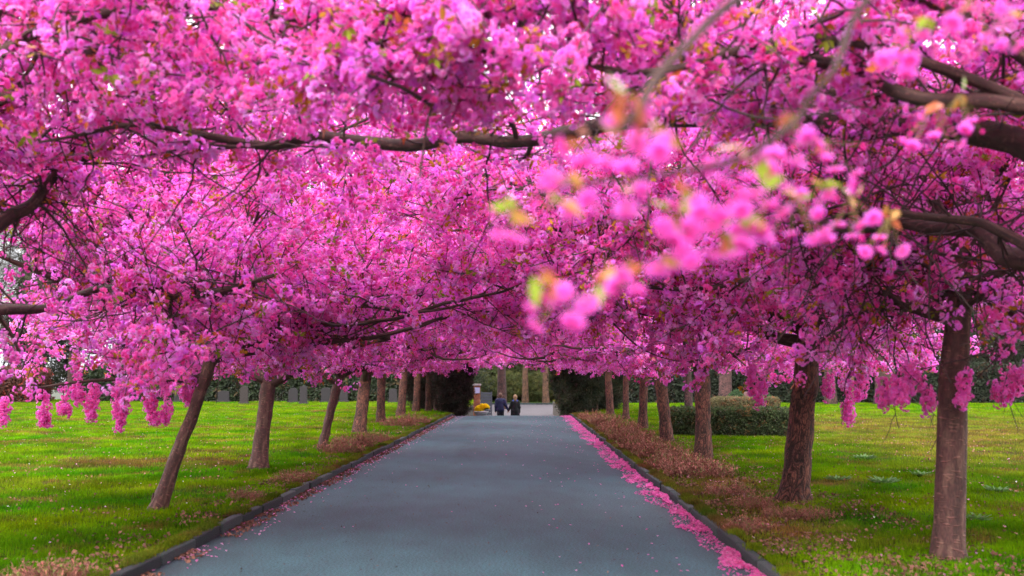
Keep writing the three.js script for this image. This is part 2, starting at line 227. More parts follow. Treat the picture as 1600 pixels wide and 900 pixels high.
litter('lawn_leaves', 'brown dead leaves strewn thinly over both lawns', 'dead leaves', FALLEN, M.dry, (im) => { const r = rnd(56); for (let i = 0; i < 16000; i++) { const z = -lerp(8, 62, r()), s = r() < 0.5 ? -1 : 1, x = s < 0 ? XL - 0.3 - r() * 0.47 * -z : XR + 0.3 + r() * 0.42 * -z; if (fbm(x * 0.4 + 9, z * 0.55) < 0.12 && r() < 0.85) continue; const k = 0.5 + r(); im.add(V(x, lawnY(x, z) + 0.035, z), lay(r, 1), 0.8 + 1.1 * r(), [0.17 * k, 0.075 * k, 0.045 * k]); } });

// ---------------------------------------------------------------- cherry trees
const UP = V(0, 1, 0);
function grow(start, dir, len, segs, r, bend, lift, floor = -9) {          // a crooked line: bend is how much it wanders, lift how it turns up (+) or hangs (-)
  const pts = [start.clone()], d = dir.clone().normalize(), p = start.clone();
  for (let k = 0; k < segs; k++) { d.addScaledVector(dirOf(r), bend); d.y += lift; if (p.y < floor && d.y < 0.1) d.y = 0.1 + 0.5 * d.y; d.normalize(); p.addScaledVector(d, len / segs); pts.push(p.clone()); }
  return pts;
}
const taper = (a, b, n, e = 1) => Array.from({ length: n + 1 }, (_, k) => lerp(a, b, (k / n) ** e));
const at = (pts, t) => { const f = t * (pts.length - 1), i = Math.min(pts.length - 2, Math.floor(f)); return pts[i].clone().lerp(pts[i + 1], f - i); };
const tan = (pts, t) => { const i = Math.min(pts.length - 2, Math.floor(t * (pts.length - 1))); return V(0, 0, 0).subVectors(pts[i + 1], pts[i]).normalize(); };
const inView = (p, m = 1.12) => { const q = p.clone().sub(EYE).applyQuaternion(camera.quaternion.clone().invert()); return q.z < 0 && Math.abs(q.x / q.z) < 800 / F * m && Math.abs(q.y / q.z) < 450 / F * m; };
function cherry(o) {
  const r = rnd(o.seed), base = o.trunk[0].clone(), t = thing('cherry_tree', o.label, 'cherry tree', base, 'cherry trees in two rows along the path');
  const trunkPts = poly(o.trunk, o.segs ?? 18), trunkR = resample(o.radii, o.segs ?? 18); trunkPts.unshift(base.clone().add(V(0, -0.15, 0))); trunkR.unshift(o.radii[0] * 1.25);
  trunkR[1] *= 1.12; const tm = new MB(base); tm.tube(trunkPts, trunkR, o.sides ?? 18, null, o.lump ?? 0.1, true); for (let k = 0; k < 6; k++) { const a = k * 1.047 + r() * 0.6, R0 = o.radii[0] * (o.flare ?? 0.7), q = o.radii[0] * (1.02 + 0.3 * r()) * (o.flare ? 1.15 : 1), g = V(base.x + Math.cos(a) * q, 0, base.z + Math.sin(a) * q); g.y = base.y - 0.02; tm.tube([base.clone().add(V(Math.cos(a) * R0 * 0.7, R0 * 2.6, Math.sin(a) * R0 * 0.7)), base.clone().add(V(Math.cos(a) * R0 * 0.8, R0 * 0.75, Math.sin(a) * R0 * 0.8)), g], [R0 * 0.12, R0 * 0.36, R0 * 0.16], 7, null, 0.15); }
  part('trunk', tm.geo(), o.bark ?? M.barkA, t);
  const top = trunkPts.at(-1), rTop = trunkR.at(-1), limbs = [];
  const okAt = (p) => !(p.z < 0.3 && inView(p) && -p.z < Math.max(o.clear ?? 0, lerp(8.2, 4.0, smooth(0.15, 0.29, (p.y - EYE.y) / -p.z))));
  const az0 = r() * 6.28, n = o.limbs ?? 9;
  for (let i = 0; i < n; i++) {
    const nl = o.leads ?? 4, lead = i >= n - nl, az = az0 + i * (lead ? 2.7 : 6.2832 / (n - nl)) + (r() - 0.5) * 0.5, el = lead ? 0.75 + 0.45 * r() : 0.3 + 0.45 * r(), len = (lead ? 3.8 + 1.2 * r() : (o.reach ?? 4.2) * (0.85 + 0.35 * r()));
    const s = at(trunkPts, 1 - 0.22 * r() * (lead ? 0 : 1)); const d = V(Math.cos(az) * Math.cos(el), Math.sin(el), Math.sin(az) * Math.cos(el)); if (o.aim) d.addScaledVector(o.aim, 0.4).normalize();
    const pts = grow(s, d, len, 18, r, 0.22, lead ? 0 : -0.03, 2.1); limbs.push({ pts, r0: rTop * (0.55 + 0.25 * r()), r1: 0.008, own: true });
  }
  const toPath = Math.sign(-0.6 - base.x);
  for (let i = 0; i < (o.bower ?? 4); i++) {                   // limbs that vault over the path and hang down on the other side
    const el = 0.25 + 0.22 * i, az = (i - 1.5) * 0.42 + (r() - 0.5) * 0.3, d = V(toPath * Math.cos(az) * Math.cos(el), Math.sin(el), Math.sin(az) * Math.cos(el));
    const pts = grow(at(trunkPts, 1 - 0.1 * r()), d, 4.6 + 1.6 * r(), 20, r, 0.21, -0.024 - 0.016 * i, 2.6 + 0.3 * i); limbs.push({ pts, r0: rTop * (0.5 + 0.2 * r()), r1: 0.007 });
  }
  for (const L of limbs) { const cut = L.pts.findIndex((p) => p.z < -1 && !okAt(p)); if (cut > 0) L.pts.length = Math.max(2, cut); }
  for (const L of limbs) if (L.pts.some((p) => p.z < -1 && -p.z < 9.2 && inView(p))) L.r0 = Math.min(L.r0, 0.026);   // only slight boughs close to the viewer
  for (const c of o.custom ?? []) { const k = Math.max(12, c.pts.length * 3); limbs.push({ pts: poly(c.pts, k), rad: resample(c.radii, k), custom: c }); }
  const tw = new MB(base), ims = CLUSTERS.map(() => new IM(base)), lv = new IM(base), far = o.far ?? 1;
  const low = (p) => { const mid = smooth(2.6, 0.8, Math.abs(p.x + 0.6)); const fz = smooth(-11, -32, p.z); return lerp(1.56, 1.8, fz) + lerp(0.34, 0.2, fz) * n2(p.x * 0.7, p.z * 0.7) + lerp(0.7, 0.32, fz) * mid; };
  const bloom = (p) => {
    if (!okAt(p) || p.y < low(p)) return; const k = r(), sh = 0.82 + 0.36 * r(); const c = k < 0.2 ? [1, 1.7, 1.12] : k < 0.3 ? [0.95, 0.5, 0.75] : [1, sh, sh];
    ims[r() < 0.6 ? 0 : 1].add(p, quat(r), far * (0.55 + 0.35 * r()), c);
    if (r() < 0.3) { const g = r(); lv.add(p.clone().addScaledVector(dirOf(r), 0.06 * far), quat(r), far * (0.8 + 0.55 * r()), g < 0.45 ? [0.40, 0.20, 0.02] : g < 0.7 ? [0.22, 0.26, 0.02] : [0.42, 0.10, 0.03]); }
  };
  const twig = (s, d, len, r0) => {
    const pts = grow(s, d, len, 4, r, 0.28, -0.05 - 0.13 * r()); if (!pts.every(okAt) || pts.at(-1).y < low(pts.at(-1)) - 0.1) return;
    tw.tube(pts, taper(r0, 0.003 * far, 4), 3); const step = (o.step ?? 0.064) * far, m = Math.max(1, Math.floor(len / step)), bare = r() < 0.25 ? 0.75 : 0.25 + 0.2 * r();
    for (let k = 0; k <= m; k++) { const u = k / m; if (u < bare) continue; bloom(at(pts, u).addScaledVector(dirOf(r), 0.02 + 0.03 * far * r())); }
  };
  for (const L of limbs) {
    const lm = new MB(base), segs = L.pts.length - 1, rad = L.rad ?? taper(L.r0, L.r1, segs, 0.8); lm.tube(L.pts, rad, far > 1.15 ? 5 : 9, null, 0.09);
    let len = 0; for (let k = 0; k < segs; k++) len += L.pts[k].distanceTo(L.pts[k + 1]);
    const nS = Math.round(len * (L.custom?.sec ?? o.sec ?? 4));
    for (let k = 0; k < nS; k++) {
      const u = lerp(L.custom?.from ?? 0.14, 1, (k + r()) / nS), s = at(L.pts, u), tg = tan(L.pts, u), d = tg.multiplyScalar(0.55).addScaledVector(dirOf(r), 0.85); d.y += 0.12; const sl = (L.custom?.secLen ?? o.secLen ?? 1.5) * (0.45 + 0.75 * r()) * (1.15 - 0.5 * u);
      const r0 = Math.min(0.026, at1(rad, u) * 0.5), sp = grow(s, d, sl, 6, r, 0.24, 0.01); if (!sp.every(okAt) || sp.at(-1).y < low(sp.at(-1))) continue;
      lm.tube(sp, taper(Math.max(r0, 0.006), 0.004, 6), far > 1.15 ? 3 : 5);
      const nT = Math.round((o.twigs ?? (far > 1.15 ? 9 : 14)) * sl / 1.3);
      for (let q = 0; q < nT; q++) { const v = lerp(0.12, 1, (q + r()) / nT); twig(at(sp, v), tan(sp, v).multiplyScalar(0.5).addScaledVector(dirOf(r), 0.85), (0.22 + 0.42 * r()) * (o.twigLen ?? 1), 0.007); }
      for (let q = 0; q < sl / (0.12 * far); q++) if (r() < 0.8) bloom(at(sp, 0.35 + 0.65 * r()).addScaledVector(dirOf(r), 0.05));
    }
    for (let q = 0; q < len * 2; q++) { const v = 0.3 + 0.7 * r(); twig(at(L.pts, v), tan(L.pts, v).multiplyScalar(0.4).addScaledVector(dirOf(r), 0.9), 0.25 + 0.4 * r(), 0.008); }
    if (!(far > 1.15)) for (let q = 0; q < len * 2.6; q++) {     // long bare whips, blossom only at the tip
      const s = at(L.pts, 0.15 + 0.85 * r()), w = grow(s, dirOf(r).add(V(0, -0.1, 0)), 0.7 + 0.9 * r(), 8, r, 0.22, -0.02); if (!w.every(okAt) || w.at(-1).y < low(w.at(-1))) continue;
      tw.tube(w, taper(0.0115, 0.004, 8), 4); for (let k = 0; k < 3; k++) twig(at(w, 0.3 + 0.7 * r()), dirOf(r), 0.3, 0.004); for (let k = 0; k < 4; k++) bloom(at(w, 0.75 + 0.25 * r()).addScaledVector(dirOf(r), 0.03)); }
    for (let q = 0; q < (L.custom?.whips ?? 0); q++) {           // a tangle of bare twigs
      const w = grow(at(L.pts, (L.custom.wf ?? 0.1) + (0.98 - (L.custom.wf ?? 0.1)) * r()), dirOf(r).add(V(-0.3, 0.1, -0.2)), 0.5 + 0.9 * r(), 9, r, 0.3, -0.01); tw.tube(w, taper(0.0085, 0.003, 9), 4);
      for (let k = 0; k < 3; k++) tw.tube(grow(at(w, 0.25 + 0.7 * r()), dirOf(r), 0.15 + 0.35 * r(), 4, r, 0.3, -0.03), taper(0.0045, 0.0022, 4), 3);
    }
    part('limb', lm.geo(), M.limb, t);
  }
  for (const [x, y, z, l] of o.pendants ?? []) {               // hanging shoots wrapped in blossom
    const s = P(x, y, z), p = grow(s, V((r() - 0.5) * 0.5, -1, (r() - 0.5) * 0.5), l, 6, r, 0.12, -0.05); tw.tube(p, taper(0.007, 0.003, 6), 3);
    for (let k = 0; k < l / 0.016; k++) { const u = 0.04 + 0.96 * r() ** 0.8; ims[k % 2].add(at(p, u).addScaledVector(dirOf(r), 0.035), quat(r), 0.6 + 0.3 * r(), [1, 0.9 + 0.2 * r(), 0.95]); }
  }
  part('twigs', tw.geo(), M.twig, t, 'stuff');
  ims.forEach((im, k) => im.m.length && im.build('blossoms', CLUSTERS[k], M.petal, t)); if (lv.m.length) lv.build('young_leaves', LEAVES, M.leaf, t);
  nBlossom += (ims[0].m.length + ims[1].m.length) / 16; return t;
}
let nBlossom = 0;
const at1 = (a, t) => { const f = t * (a.length - 1), i = Math.min(a.length - 2, Math.floor(f)); return lerp(a[i], a[i + 1], f - i); };
const trunkOf = (list) => { const b = G(list[0][0], list[0][1]), z = -b.z; return { trunk: list.map(([x, y], k) => k ? P(x, y, z) : V(b.x, lawnY(b.x, b.z), b.z)), radii: list.map((p) => p[2] / 2 / F * z), z }; };
const limbAt = (list, extra = {}) => ({ pts: list.map(([x, y, z]) => P(x, y, z)), radii: list.map(([, , z, w]) => w / 2 / F * z), ...extra });

// right row, nearest first
cherry({ seed: 101, ...trunkOf([[1481, 874, 52], [1484, 800, 46], [1487, 690, 45], [1490, 590, 44], [1498, 490, 38], [1505, 400, 30]]), bark: M.barkA, reach: 4, limbs: 9, leads: 4, lump: 0.05, pendants: [[1442, 590, 9.4, 0.26], [1425, 570, 9.3, 0.3], [1380, 590, 9.3, 0.22], [1405, 580, 9.2, 0.28], [1510, 570, 9.2, 0.3], [1560, 590, 9.2, 0.22], [1590, 570, 9.2, 0.25]], label: 'cherry tree nearest on the right, tall straight trunk of smooth banded bark',
  custom: [limbAt([[1505, 410, 9.8, 24], [1470, 425, 9.4, 18], [1400, 408, 9, 15], [1330, 420, 8.8, 9], [1270, 450, 8.6, 4]], { sec: 2.5, whips: 50 }), limbAt([[1503, 430, 9.8, 18], [1550, 470, 9.6, 13], [1600, 500, 9.4, 9], [1660, 520, 9.2, 5]], { sec: 3, whips: 30 }), limbAt([[1503, 440, 9.8, 18], [1440, 480, 10.2, 12], [1370, 470, 10.6, 9], [1300, 500, 11, 5]], { sec: 3, whips: 40 })] });
cherry({ seed: 102, ...trunkOf([[1241, 786, 54], [1243, 750, 44], [1250, 680, 39], [1258, 610, 37], [1263, 560, 37], [1267, 505, 36]]), bark: M.barkB, lump: 0.12, pendants: [[1322, 590, 13.6, 0.56], [1350, 585, 13.6, 0.3], [1300, 580, 13.6, 0.3], [1190, 585, 13.6, 0.35], [1175, 570, 13.6, 0.35]], label: 'cherry tree second on the right, thick dark trunk with rough furrowed bark' });
cherry({ seed: 103, ...trunkOf([[1099, 719, 31], [1099, 690, 25], [1098, 640, 24], [1097, 590, 24], [1095, 550, 24]]), bark: M.barkB, label: 'cherry tree third on the right, straight reddish trunk in front of the clipped hedge' });
cherry({ seed: 104, ...trunkOf([[1042, 692, 24], [1039, 660, 18], [1034, 610, 18], [1029, 575, 20], [1026, 550, 22]]), bark: M.barkB, label: 'cherry tree fourth on the right, trunk leaning toward the path', far: 1.0 });
cherry({ seed: 105, ...trunkOf([[1004, 671, 18], [1005, 640, 13], [1006, 600, 13], [1007, 560, 13]]), bark: M.barkB, label: 'cherry tree fifth on the right, slim upright trunk beside the leaning one', far: 1.1 });
cherry({ seed: 106, ...trunkOf([[978, 657, 12], [978, 630, 9], [978, 600, 9], [978, 565, 10]]), label: 'cherry tree sixth on the right, slender pale trunk behind dry shrubs', far: 1.2, sec: 3.2, bark: M.barkB });
cherry({ seed: 107, ...trunkOf([[954, 649, 13], [953, 630, 11], [951, 600, 11], [950, 565, 11]]), label: 'cherry tree seventh on the right, darker trunk rising from tan stalks', far: 1.25, sec: 3.2, bark: M.barkB });
cherry({ seed: 108, ...trunkOf([[931, 643, 8], [931, 620, 6], [931, 590, 6], [932, 560, 7]]), label: 'cherry tree last on the right, thin trunk beside the dark conifer', far: 1.3, sec: 3.0, bark: M.barkB });
// left row
cherry({ seed: 201, ...trunkOf([[246, 799, 29], [258, 765, 24], [280, 700, 19.5], [302, 645, 19], [320, 590, 19.5], [334, 548, 22]]), bark: M.barkA, lump: 0.12, pendants: [[66, 606, 12.3, 0.42], [100, 600, 12.4, 0.3], [150, 595, 12.6, 0.44], [183, 594, 12.7, 0.55], [200, 592, 12.8, 0.5], [228, 594, 12.9, 0.48], [238, 594, 12.9, 0.34], [262, 595, 13, 0.5], [290, 592, 13.3, 0.3], [10, 620, 12.2, 0.3], [120, 597, 12.5, 0.25], [305, 585, 13.4, 0.35]], label: 'cherry tree nearest on the left, slim trunk leaning far toward the path',
  custom: [limbAt([[334, 552, 13.5, 20], [300, 500, 13.4, 15], [200, 470, 13.2, 13], [100, 440, 13, 12], [0, 400, 12.6, 6]]), limbAt([[334, 550, 13.5, 16], [270, 430, 13.3, 13], [180, 340, 13.1, 10], [80, 280, 12.9, 8], [-60, 230, 12.7, 5]], { sec: 6, secLen: 1.5, from: 0.3 }), limbAt([[334, 550, 13.5, 16], [310, 420, 13.5, 13], [250, 320, 13.6, 10], [200, 240, 13.8, 6]], { sec: 6, secLen: 1.5, from: 0.3 }), limbAt([[326, 575, 13.5, 10], [280, 596, 13.2, 7], [210, 592, 12.8, 6], [130, 596, 12.5, 5], [60, 606, 12.3, 4]], { sec: 3, secLen: 0.7 }), limbAt([[334, 550, 13.5, 18], [390, 510, 13.5, 14], [450, 470, 14, 12], [540, 450, 14.5, 7]])] });
cherry({ seed: 202, ...trunkOf([[404, 734, 32], [406, 710, 26], [412, 660, 22.5], [418, 610, 23], [424, 565, 24]]), bark: M.barkA, label: 'cherry tree second on the left, stout trunk with a broad flared foot' });
cherry({ seed: 203, ...trunkOf([[503, 702, 18], [508, 680, 13], [516, 645, 12], [527, 605, 14], [540, 560, 15]]), bark: M.barkA, lump: 0.16, label: 'cherry tree third on the left, thin crooked trunk with pale scarred bark', far: 1.0 });
cherry({ seed: 204, ...trunkOf([[561, 677, 24], [564, 650, 19], [569, 610, 18], [574, 565, 18]]), bark: M.barkB, label: 'cherry tree fourth on the left, sturdy trunk beside reddish dry shrubs', far: 1.08 });
cherry({ seed: 205, ...trunkOf([[595, 661, 17], [595, 640, 13], [596, 600, 13], [598, 560, 13]]), bark: M.barkB, label: 'cherry tree fifth on the left, upright trunk behind the sturdy one', far: 1.12 });
cherry({ seed: 206, ...trunkOf([[626, 650, 15], [628, 625, 12], [631, 590, 11], [633, 560, 12]]), label: 'cherry tree sixth on the left, trunk tilting slightly toward the path', far: 1.18, bark: M.barkB });
cherry({ seed: 207, ...trunkOf([[650, 644, 13], [651, 625, 11], [653, 590, 11], [655, 560, 11]]), label: 'cherry tree seventh on the left, trunk at the far end of the lawn', far: 1.25, sec: 3.2, bark: M.barkB });
cherry({ seed: 208, ...trunkOf([[669, 643, 11], [669, 625, 9], [670, 590, 9], [671, 560, 9]]), label: 'cherry tree eighth on the left, dark trunk next to the brown conifer', far: 1.3, sec: 3.0, bark: M.barkB });
cherry({ seed: 209, ...trunkOf([[682, 642, 10], [682, 625, 8], [683, 590, 8], [684, 560, 8]]), label: 'cherry tree last on the left, half hidden by the brown conifer', far: 1.3, sec: 3.0, bark: M.barkB });
// the trees that stand beside the camera and reach into the picture
const beside = (x, z, h, lean) => ({ trunk: [V(x, lawnY(x, z), z), V(x + lean * 0.4, 1, z), V(x + lean, h, z)], radii: [0.2, 0.15, 0.13] });
cherry({ seed: 301, ...beside(3.75, -6.0, 2.2, -0.1), limbs: 8, leads: 5, reach: 3.4, bower: 0, label: 'cherry tree beyond the right edge whose long limbs cross the whole view', clear: 4.0, custom: [
  limbAt([[1790, 400, 6, 70], [1690, 290, 6.2, 60], [1600, 225, 6.4, 48], [1510, 203, 6.6, 42], [1400, 188, 6.8, 36], [1260, 184, 7.0, 31], [1120, 186, 7.1, 27], [1000, 188, 7.2, 25], [930, 197, 7.2, 24], [860, 214, 7.2, 22], [800, 222, 7.2, 20], [720, 213, 7.2, 21], [650, 227, 7.2, 21], [560, 221, 7.2, 20], [490, 214, 7.1, 19], [430, 228, 7.1, 15], [370, 221, 7.0, 14], [320, 211, 7.0, 12], [260, 200, 7.0, 9], [200, 195, 6.9, 8], [120, 212, 6.9, 6], [40, 226, 6.8, 4]], { sec: 2.6, secLen: 1.0, from: 0.15, whips: 38, wf: 0.12 }),
  limbAt([[1690, 200, 5.9, 24], [1480, 110, 5.6, 18], [1300, 62, 5.4, 14], [1150, 78, 5.4, 12], [1050, 108, 5.4, 11], [944, 108, 5.4, 11], [906, 90, 5.4, 10], [853, 86, 5.4, 10], [815, 75, 5.4, 9], [781, 81, 5.4, 8], [737, 78, 5.4, 8], [700, 86, 5.4, 7], [662, 108, 5.4, 6], [600, 130, 5.4, 4]], { sec: 5, secLen: 1.1, from: 0.3 }),
  limbAt([[815, 75, 5.4, 7], [812, 50, 5.35, 6], [815, 0, 5.3, 6], [830, -60, 5.2, 5]], { sec: 4, secLen: 0.8 }), limbAt([[703, 94, 5.4, 7], [690, 125, 5.4, 6], [681, 150, 5.4, 6], [668, 190, 5.4, 5], [662, 230, 5.45, 4], [656, 278, 5.45, 3]], { sec: 1, secLen: 0.4 }),
  limbAt([[1750, 220, 6, 30], [1560, 60, 5.6, 20], [1350, -30, 5.3, 16], [1100, -40, 5.2, 12], [900, 0, 5.2, 10], [760, 30, 5.3, 8], [640, 50, 5.4, 6], [540, 90, 5.5, 4]], { sec: 6, secLen: 1.2, from: 0.2 }),
  limbAt([[1780, 300, 6, 40], [1700, 190, 6.1, 26], [1600, 153, 6.2, 18], [1500, 153, 6.2, 16], [1400, 154, 6.2, 15], [1300, 145, 6.2, 13], [1205, 139, 6.2, 10], [1120, 150, 6.2, 6]], { sec: 2.0, secLen: 0.9, whips: 28, wf: 0.3 }),
  limbAt([[1790, 290, 6, 34], [1690, 196, 5.9, 28], [1560, 160, 5.7, 25], [1440, 154, 5.6, 24], [1395, 140, 5.6, 24], [1358, 117, 5.6, 23], [1302, 100, 5.6, 21], [1227, 90, 5.6, 18], [1150, 82, 5.5, 14], [1094, 81, 5.5, 11], [1040, 110, 5.5, 7], [1000, 160, 5.5, 4]], { sec: 2.4, secLen: 0.9, whips: 24, wf: 0.35 }),
  limbAt([[1790, 470, 6.4, 60], [1690, 420, 6.8, 46], [1600, 405, 7.2, 36], [1568, 398, 7.4, 34], [1548, 378, 7.5, 32], [1526, 358, 7.6, 28], [1464, 357, 7.8, 24], [1400, 347, 8.0, 20], [1330, 360, 8.2, 13], [1270, 340, 8.3, 10], [1210, 312, 8.3, 6]], { sec: 2.0, secLen: 1.0, whips: 24, wf: 0.3 }),
  limbAt([[1700, 430, 6.6, 30], [1600, 381, 6.9, 20], [1560, 360, 7.0, 17], [1530, 347, 7.1, 15], [1450, 339, 7.2, 13], [1372, 330, 7.3, 9], [1300, 338, 7.4, 4]], { sec: 2, secLen: 0.8, whips: 16, wf: 0.3 }),
] });
cherry({ seed: 302, ...beside(-4.9, -7.2, 2.3, 0.1), limbs: 10, leads: 6, reach: 3.9, bower: 0, label: 'cherry tree beyond the left edge whose blossom fills the upper left', clear: 4.3, custom: [
  limbAt([[-260, 470, 7.2, 40], [-100, 420, 7.6, 34], [-30, 372, 7.9, 26], [15, 338, 8.1, 24], [49, 321, 8.2, 20], [76, 286, 8.3, 16], [103, 260, 8.4, 12], [180, 230, 8.5, 6]], { sec: 4, secLen: 1.2, whips: 40, wf: 0.4 }),
  limbAt([[-260, 400, 7.2, 30], [-120, 200, 6.6, 24], [20, 70, 6.2, 18], [160, 20, 6, 14], [300, 10, 5.9, 12], [430, 25, 5.9, 9], [560, 60, 6, 5]], { sec: 6, secLen: 1.2, from: 0.2 }),
  limbAt([[-260, 420, 7.2, 26], [-60, 200, 7.2, 20], [120, 90, 7.3, 15], [260, 50, 7.4, 12], [400, 70, 7.5, 8], [500, 110, 7.6, 5]], { sec: 6, secLen: 1.2, from: 0.2 }),
  limbAt([[-260, 480, 7.2, 40], [-120, 500, 8.4, 30], [0, 484, 9.4, 20], [80, 480, 9.8, 12], [150, 452, 10, 12], [200, 453, 10, 13], [250, 460, 10, 12], [292, 463, 10, 12], [340, 456, 10, 11], [384, 444, 10, 10], [428, 430, 10, 6]], { sec: 1.4, secLen: 0.9, whips: 40, wf: 0.25 }),
] });
cherry({ seed: 304, ...beside(-4.8, -0.4, 2.2, 0.1), limbs: 6, leads: 2, reach: 3.4, bower: 1, sec: 1.8, label: 'cherry tree beside the viewpoint on the left, its boughs along the upper edge' });
cherry({ seed: 303, ...beside(3.7, 0.8, 2.1, 0), limbs: 5, leads: 2, reach: 3.0, bower: 0, sec: 1.6, label: 'cherry tree beside the viewpoint whose nearest bough hangs before the lens', clear: 3.2, aim: V(0, 0, -0.6), custom: [
  limbAt([[2300, -300, 2.4, 34], [1750, -220, 2.3, 26], [1480, -110, 2.2, 18], [1340, 19, 2.1, 13], [1317, 76, 2.05, 12], [1298, 117, 2.0, 12], [1264, 155, 2.0, 12], [1249, 185, 2.0, 11], [1211, 215, 1.95, 11], [1166, 242, 1.95, 11], [1125, 257, 1.9, 10], [1060, 268, 1.9, 9], [990, 280, 1.85, 8], [900, 286, 1.85, 7], [840, 305, 1.8, 6], [795, 330, 1.8, 5]], { sec: 0 }),
  limbAt([[1480, -110, 2.2, 16], [1300, -60, 1.95, 16], [1150, 0, 1.8, 17], [1072, 72, 1.7, 18], [1023, 125, 1.65, 18], [998, 172, 1.6, 17], [968, 203, 1.6, 14]], { sec: 0 }),
] });
// (the bough close to the lens): every flower and leaf of it is a part of its tree
{
  const t = scene.children.at(-1), r = rnd(61), base = t.position, flowers = [0, 1, 2, 3].map((k) => { const mb = new MB(); flowerBig(mb, rnd(70 + k), k === 3); return mb.geo(); });
  const bm = new MB(); leafInto(bm, V(0, 0, 0), V(0, -1, 0), 0.05, 0.012); const leafG = bm.geo(), leafM = [[0.30, 0.42, 0.02], [0.42, 0.2, 0.03], [0.5, 0.12, 0.04]].map((c) => new THREE.MeshPhysicalMaterial({ color: col(...c), transmission: 0.4, thickness: 0, roughness: 1, side: THREE.DoubleSide }));
  const stems = new MB(base);
  for (const [x, y, z, n, s, green] of [[960, 235, 1.75, 5, 46, 0], [920, 250, 1.75, 4, 36, 1], [1030, 225, 1.8, 3, 30, 0], [985, 165, 1.6, 2, 26, 2], [900, 305, 1.85, 6, 40, 1], [870, 335, 1.8, 2, 26, 0], [985, 310, 1.85, 3, 26, 1], [1075, 320, 1.9, 6, 38, 1], [1060, 350, 1.9, 4, 30, 0], [1170, 275, 1.95, 9, 52, 1], [1190, 320, 1.95, 5, 34, 0], [1160, 345, 1.95, 4, 30, 2], [1040, 385, 1.9, 6, 36, 1], [1035, 412, 1.9, 3, 24, 0], [1135, 385, 1.95, 4, 26, 0], [1185, 370, 1.95, 3, 22, 0], [800, 350, 1.8, 3, 24, 0], [875, 480, 1.8, 7, 40, 1], [935, 460, 1.85, 4, 28, 2], [850, 475, 1.8, 2, 22, 1], [975, 440, 1.85, 2, 20, 1], [1235, 215, 2.1, 5, 44, 1], [1290, 260, 2.5, 8, 52, 1], [1240, 340, 2.4, 7, 46, 2], [1330, 340, 2.7, 9, 46, 1], [1390, 370, 3.0, 8, 38, 1], [1290, 320, 2.6, 6, 40, 0], [1460, 200, 3.1, 10, 46, 1], [1500, 180, 3.1, 7, 40, 0], [1520, 20, 2.3, 6, 40, 1], [1570, 50, 2.3, 6, 44, 0], [1450, 60, 2.4, 6, 40, 2], [1400, 90, 2.5, 4, 30, 1]]) {
    const hub = P(x, y - s * 0.8, z);
    for (let k = 0; k < Math.max(2, n * 0.95); k++) { const p = P(x + (r() - 0.5) * 2.3 * s, y + (r() - 0.5) * 2 * s * 0.8, z + (r() - 0.5) * 0.09), d = p.clone().sub(hub).normalize().lerp(dirOf(r), 0.35).normalize(); const v = r() < 0.2 ? 3 : Math.floor(r() * 3), m = part('blossom', flowers[v], M.petal, t); m.position.copy(p).sub(base); m.quaternion.setFromUnitVectors(UP, d); m.scale.setScalar(0.5 + 0.36 * r()); stems.tube([hub, hub.clone().lerp(p, 0.5).add(V(0, -0.004, 0)), p], [0.0012, 0.001, 0.001], 4); }
    for (let k = 0; k < 2 + Math.floor(r() * 3); k++) { const m = part('young_leaf', leafG, leafM[(green + Math.floor(r() * 2)) % 3], t); m.position.copy(hub).add(dirOf(r).multiplyScalar(0.012)).sub(base); m.quaternion.copy(quat(r)); m.scale.setScalar(0.7 + 0.5 * r()); }
  }
  for (const [x, y, z] of [[792, 318, 1.8], [832, 448, 1.8], [1125, 380, 1.95], [830, 452, 1.8], [1005, 180, 1.6], [985, 168, 1.6], [972, 165, 1.6]]) { const m = part('young_leaf', leafG, leafM[x < 900 ? 0 : 2], t); m.position.copy(P(x, y - 18, z)).sub(base); m.rotation.set(0.3, r() * 6, 0.3); m.scale.setScalar(1.1); }
  part('flower_stalks', stems.geo(), rough({ color: col(0.2, 0.14, 0.04) }), t, 'stuff');
}
